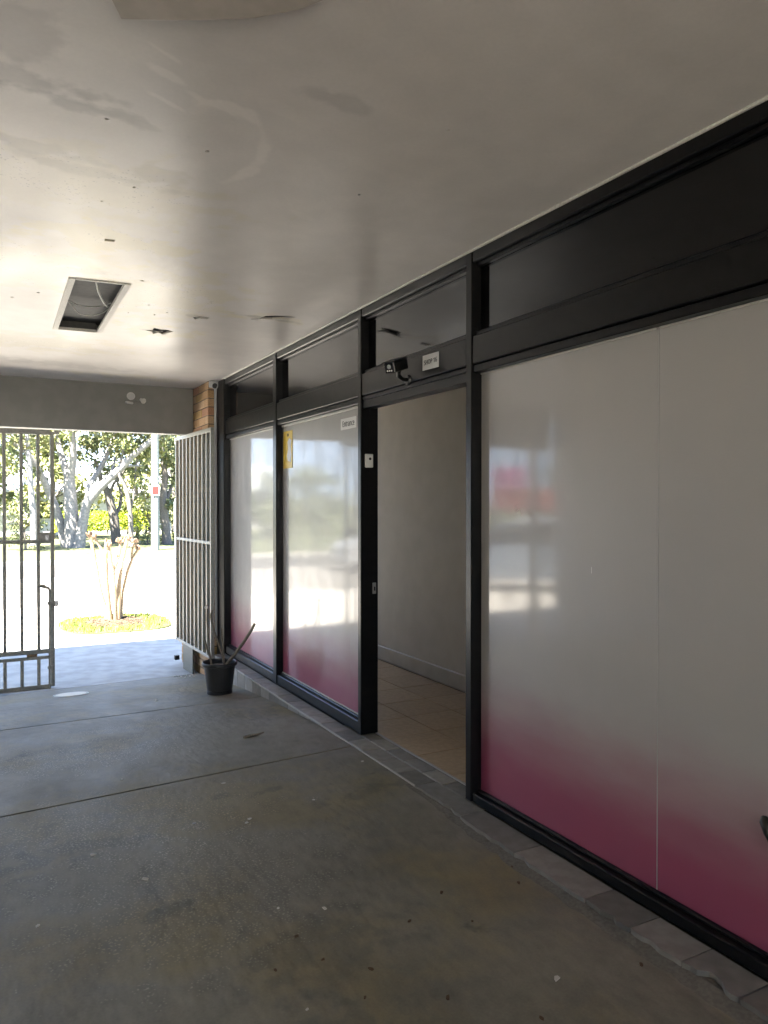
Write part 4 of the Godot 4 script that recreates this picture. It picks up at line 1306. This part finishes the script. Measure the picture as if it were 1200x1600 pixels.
func build_trees() -> void:
	# the pruned tree in the island
	var d := 12.2
	var base := P(1.80, floor_y(12.0) + 0.04, d)
	var t := thing("pruned_tree", "hard pruned pale tree with knobbed stems in the planting island", "tree", base)
	var stems := [
		[[168, 978, 0.042, 0.0], [164, 950, 0.036, 0.05], [156, 920, 0.03, 0.08], [150, 885, 0.028, 0.1], [144, 852, 0.027, 0.1], [140, 836, 0.03, 0.1]],
		[[174, 980, 0.045, -0.05], [170, 945, 0.038, -0.08], [166, 905, 0.034, -0.1], [165, 868, 0.032, -0.12], [167, 848, 0.034, -0.12]],
		[[184, 982, 0.055, 0.0], [184, 950, 0.048, 0.0], [186, 915, 0.036, 0.05], [189, 885, 0.032, 0.1], [194, 862, 0.028, 0.12], [199, 842, 0.03, 0.12]],
		[[188, 978, 0.034, 0.1], [191, 925, 0.028, 0.15], [200, 890, 0.022, 0.2], [208, 870, 0.02, 0.2], [217, 857, 0.022, 0.22]],
		[[181, 976, 0.034, -0.1], [180, 930, 0.028, -0.18], [177, 895, 0.026, -0.2], [172, 868, 0.024, -0.22], [169, 852, 0.024, -0.22]],
		[[163, 868, 0.022, 0.08], [155, 852, 0.022, 0.1], [146, 838, 0.024, 0.1]],
		[[177, 893, 0.02, -0.18], [183, 878, 0.02, -0.2], [187, 862, 0.02, -0.2], [188, 846, 0.022, -0.2]],
		[[205, 874, 0.016, 0.2], [207, 858, 0.018, 0.2], [210, 846, 0.018, 0.2]]]
	rng.seed = 55
	for s in stems:
		var r := limb_pts(s, d, base)
		var pts: Array = r[0]
		if s[0][1] > 960:
			pts[0].y = -0.06
		var limb := part(t, "stem", tube(pts, r[1], 10), M.myrtle_bark)
		var tip: Vector3 = pts[pts.size() - 1]
		var kst := st0()
		for k in 6:
			var o := Vector3(rng.randfn(), absf(rng.randfn()) * 0.6, rng.randfn()) * 0.024
			var top := tip + o + Vector3(rng.randfn() * 0.012, 0.035, rng.randfn() * 0.012)
			tube([tip - Vector3(0, 0.015, 0) + o * 0.5, tip + o, top], [0.02, 0.024, 0.012], 6, kst)
		part(limb, "knob", kst.commit(), M.myrtle_knob)
	# gums across the road
	surveyed_tree("gum_tree", "large pale gum tree with three trunks and a long slanting limb", 35.0, [
		[[113, 858, 0.34], [112, 810, 0.30], [109, 770, 0.27], [108, 748, 0.24]],
		[[107, 858, 0.24, 0.4], [97, 825, 0.20, 0.4], [88, 795, 0.18, 0.4], [74, 762, 0.16, 0.3], [60, 735, 0.14, 0.0], [42, 706, 0.11, -0.3], [15, 690, 0.08, -0.6]],
		[[121, 856, 0.28, -0.3], [129, 818, 0.22, -0.3], [136, 785, 0.20, -0.4], [155, 763, 0.18, -0.6], [182, 738, 0.16, -0.9], [212, 708, 0.14, -1.2], [240, 686, 0.12, -1.4], [268, 662, 0.1, -1.6]],
		[[108, 752, 0.18], [99, 722, 0.15, 0.3], [91, 692, 0.12, 0.6], [84, 655, 0.1, 0.8], [76, 600, 0.07, 1.0]],
		[[109, 752, 0.18], [115, 715, 0.15, -0.3], [113, 680, 0.13, -0.5], [117, 640, 0.1, -0.6], [122, 590, 0.07, -0.6]],
		[[137, 782, 0.14, -0.4], [140, 757, 0.12, 0.0], [154, 737, 0.11, 0.3], [166, 714, 0.10, 0.6], [178, 682, 0.09, 0.8], [186, 640, 0.07, 1.0]],
		[[170, 750, 0.09, -0.8], [176, 733, 0.07, -0.2], [180, 715, 0.05, 0.4]],
		[[190, 730, 0.07, -1.0], [206, 728, 0.05, -0.8], [226, 728, 0.03, -0.6]],
		[[60, 735, 0.07, 0.0], [58, 700, 0.06, 0.3], [64, 660, 0.05, 0.5]],
		], M.gum_bark, [[60, 650, 1.8, 1100, 0.5], [110, 640, 1.9, 1100, -0.5], [160, 650, 1.8, 1000, 0.5], [215, 650, 1.7, 1000, -1.0], [265, 640, 1.5, 700, -1.5], [10, 660, 1.6, 800, -0.6], [140, 700, 0.8, 300, 1.2], [30, 720, 0.7, 220, -0.4], [195, 700, 0.7, 260, 0.5], [150, 600, 2.4, 900, 0.0], [60, 590, 2.4, 900, 0.0], [225, 690, 0.6, 160, -0.9], [90, 690, 0.8, 200, 1.5]], M.gum_leaf, 0.24, 301, "gum trees across the road")
	surveyed_tree("gum_tree", "slender gum tree with thin upright trunk beside the large gum", 33.0, [
		[[53, 838, 0.13], [52, 800, 0.12], [48, 760, 0.11], [46, 720, 0.1], [42, 680, 0.08], [44, 630, 0.06]],
		[[46, 720, 0.05], [36, 700, 0.04, 0.2], [24, 680, 0.03, 0.4]],
		], M.gum_bark, [[44, 640, 1.5, 800, 0.0], [20, 670, 1.0, 400, 0.4], [70, 680, 0.7, 200, 0.0], [22, 720, 0.7, 200, 0.3]], M.light_leaf, 0.2, 302, "gum trees across the road")
	surveyed_tree("gum_tree", "grey gum with a short forked trunk in front of the hedge", 37.5, [
		[[182, 838, 0.26], [178, 808, 0.23], [172, 785, 0.2], [168, 768, 0.18], [158, 750, 0.12], [150, 720, 0.08]],
		[[180, 806, 0.1], [187, 792, 0.08, 0.2], [190, 772, 0.07, 0.3], [184, 755, 0.05, 0.3], [190, 720, 0.04, 0.4]],
		[[170, 775, 0.09], [178, 755, 0.07, -0.3], [196, 735, 0.05, -0.4]],
		], M.grey_bark, [[165, 735, 0.8, 260, 0.5], [195, 720, 1.1, 450, 0.2], [150, 690, 1.2, 500, 0.0], [180, 660, 1.6, 800, 0.0]], M.gum_leaf, 0.22, 303, "gum trees across the road")
	surveyed_tree("gum_tree", "thin curved gum with dark trunk near the utility pole", 34.0, [
		[[205, 842, 0.13], [204, 810, 0.11], [201, 780, 0.1], [194, 755, 0.09], [186, 742, 0.07], [190, 715, 0.06], [200, 680, 0.05]],
		[[203, 800, 0.06], [210, 770, 0.05, 0.2], [212, 730, 0.04, 0.3], [220, 690, 0.03, 0.4]],
		], M.grey_bark, [[200, 690, 1.1, 500, 0.0], [222, 700, 1.0, 420, 0.4], [215, 740, 0.6, 200, 0.4], [226, 770, 0.5, 160, 0.2], [190, 650, 1.3, 500, 0.0]], M.light_leaf, 0.2, 304, "gum trees across the road")
	surveyed_tree("gum_tree", "dark trunked gum standing between the utility pole and the folded gate", 36.0, [
		[[262, 850, 0.24], [258, 815, 0.2], [254, 785, 0.18], [258, 745, 0.15], [253, 700, 0.12], [256, 650, 0.09]],
		[[257, 790, 0.1], [268, 760, 0.08, 0.2], [280, 720, 0.06, 0.4]],
		], M.grey_bark, [[262, 700, 1.2, 700, 0.0], [280, 730, 1.2, 700, 0.3], [250, 650, 1.6, 800, 0.0], [272, 780, 0.8, 350, -0.3], [290, 680, 1.5, 800, 0.0]], M.gum_leaf, 0.22, 305, "gum trees across the road")
	# shrubs and trees farther back
	round_tree("shrub", "dark leafy shrub at the verge behind the closed gate leaf", P(1.6, -0.6, 34.0), 2.6, 1.2, M.gum_leaf, 1500, 0.14, 311, 0.12, "shrubs on the verge")
	round_tree("shrub", "light green shrub between the dark gum and the folded gate", P(9.0, -0.5, 38.0), 2.4, 1.3, M.light_leaf, 1400, 0.14, 312, 0.1, "shrubs on the verge")
	round_tree("shrub", "low yellowish shrub beside the utility pole", P(6.9, -0.5, 36.5), 2.0, 1.0, M.light_leaf, 1100, 0.13, 313, 0.08, "shrubs on the verge")
	var far := [[0.5, 46.0, 8.5, 3.2, "dark_leaf"], [5.0, 60.0, 10.0, 4.5, "gum_leaf"], [10.5, 47.0, 8.0, 3.0, "dark_leaf"], [15.0, 58.0, 11.0, 5.0, "gum_leaf"], [-5.0, 48.0, 8.0, 3.5, "gum_leaf"], [20.0, 62.0, 10.0, 4.5, "dark_leaf"], [-14.0, 44.0, 4.2, 3.0, "light_leaf"], [-23.0, 46.0, 4.6, 3.6, "light_leaf"], [-33.0, 42.0, 4.4, 3.6, "gum_leaf"], [-9.5, 40.0, 3.6, 2.6, "light_leaf"], [-43.0, 44.0, 4.6, 4.0, "gum_leaf"], [3.4, 44.0, 5.5, 2.2, "light_leaf"], [7.6, 43.0, 5.2, 2.0, "light_leaf"], [11.2, 42.0, 5.0, 2.2, "light_leaf"], [-1.6, 43.0, 5.5, 2.3, "light_leaf"]]
	var names := ["dark round tree straight behind the closed gate leaf", "tall gum rising above the white building", "dark tree behind the utility pole", "tall far gum behind the dark trunked gum", "far tree behind the bluish roofed house", "dark far tree beyond the white building end", "low light green tree on the verge, nearest of a row", "low light green tree on the verge, widest of a row", "grey green tree at the row's far part", "small light green tree before the row", "grey green tree last of the row", "light green tree between the hedge and the large gum", "light green tree between the hedge and the utility pole", "light green tree behind the folded gate leaf", "light green tree behind the slender gum"]
	for i in far.size():
		var f = far[i]
		round_tree("background_tree", names[i], P(f[0], -0.45, f[1]), f[2], f[3], M[f[4]], 2300, 0.30, 400 + i, 0.2, "trees far behind the road")
	# clipped hedge
	var hd := thing("clipped_hedge", "bright yellow green clipped hedge in front of the white building", "hedge", px(168, 829, 42.0))
	var rg := RandomNumberGenerator.new()
	rg.seed = 99
	var st := st0()
	for i in 5200:
		var c := Vector3(rg.randf_range(-2.6, 2.4), rg.randf_range(0.0, 1.0), rg.randf_range(-0.6, 0.6))
		leaves(st, c, Vector3(0.05, 0.05, 0.05), 1, 0.15, M.hedge_leaf.get_meta("tone"), -0.3, rg)
	part(hd, "foliage", st.commit(), M.hedge_leaf)
	for x in [-2.0, -1.0, 0.0, 1.0, 2.0]:
		part(hd, "stem", tube([Vector3(x, -0.2, 0), Vector3(x + 0.05, 0.4, 0.02), Vector3(x, 0.8, 0)], [0.04, 0.03, 0.02], 6), M.grey_bark)

# ---------------------------------------------------------------- cars that the windows mirror
func make_car(label: String, paint: Material, at: Vector3, turn: float) -> Node3D:
	var c := thing("parked_car", label, "car", at, turn, "cars parked beside the forecourt")
	# side outline in (x along the car, y), pulled across the width
	var low := PackedVector2Array([Vector2(-2.15, 0.32), Vector2(-2.2, 0.55), Vector2(-2.14, 0.9), Vector2(-1.95, 0.98), Vector2(-0.6, 0.98), Vector2(0.95, 0.95), Vector2(1.9, 0.82), Vector2(2.15, 0.66), Vector2(2.2, 0.42), Vector2(2.12, 0.26), Vector2(-2.0, 0.26)])
	var cabin := PackedVector2Array([Vector2(-2.0, 0.97), Vector2(-1.75, 1.36), Vector2(-1.45, 1.48), Vector2(-0.3, 1.5), Vector2(0.25, 1.42), Vector2(1.0, 0.955)])
	var glassy := PackedVector2Array([Vector2(-1.78, 1.0), Vector2(-1.6, 1.34), Vector2(-1.4, 1.41), Vector2(-0.3, 1.43), Vector2(0.18, 1.36), Vector2(0.78, 1.0)])
	var up := Basis(Vector3(1, 0, 0), Vector3(0, 0, -1), Vector3(0, -1, 0))
	var b := part(c, "body", slab(low, -0.86, 0.86), paint)
	b.basis = up
	var r := part(c, "cabin", slab(cabin, -0.74, 0.74), paint)
	r.basis = up
	var g := part(c, "side_windows", slab(glassy, -0.748, 0.748), M.window_glass)
	g.basis = up
	part(c, "windscreen", bev(0.02, 0.78, 1.3, 0.004), M.window_glass, Vector3(0.64, 1.2, 0), Vector3(0, 0, 1.02))
	part(c, "rear_window", bev(0.02, 0.42, 1.25, 0.004), M.window_glass, Vector3(-1.9, 1.18, 0), Vector3(0, 0, -0.57))
	for x in [-1.35, 1.32]:
		for z in [-0.80, 0.80]:
			var w := part(c, "wheel", lathe([[0.18, -0.1], [0.30, -0.1], [0.325, -0.07], [0.325, 0.07], [0.30, 0.1], [0.18, 0.1]], 22), M.tyre, Vector3(x, 0.325, z), Vector3(PI / 2, 0, 0))
			part(w, "rim", lathe([[0.0, -0.09], [0.19, -0.095], [0.19, 0.095], [0.0, 0.09]], 18), M.rim)
	for z in [-0.66, 0.66]:
		part(c, "headlight", bev(0.08, 0.13, 0.36, 0.02), M.lamp_lens, Vector3(2.11, 0.66, z))
		part(c, "tail_light", bev(0.06, 0.2, 0.25, 0.02), M.tail_red, Vector3(-2.16, 0.76, z))
		part(c, "door_mirror", bev(0.1, 0.12, 0.16, 0.03), paint, Vector3(0.55, 1.03, z * 1.38))
	return c

func build_cars() -> void:
	make_car("white parked car at the far edge of the forecourt", M.car_white, P(-7.2, floor_y(20.0), 20.0), 0.15)
	make_car("white parked car standing nose to the kerb behind another", M.car_white, P(-12.4, floor_y(20.4), 20.4), 0.1)
	make_car("pale blue parked car standing before the red and pink board", M.car_blue, P(-6.1, floor_y(13.4), 13.4), 0.75)
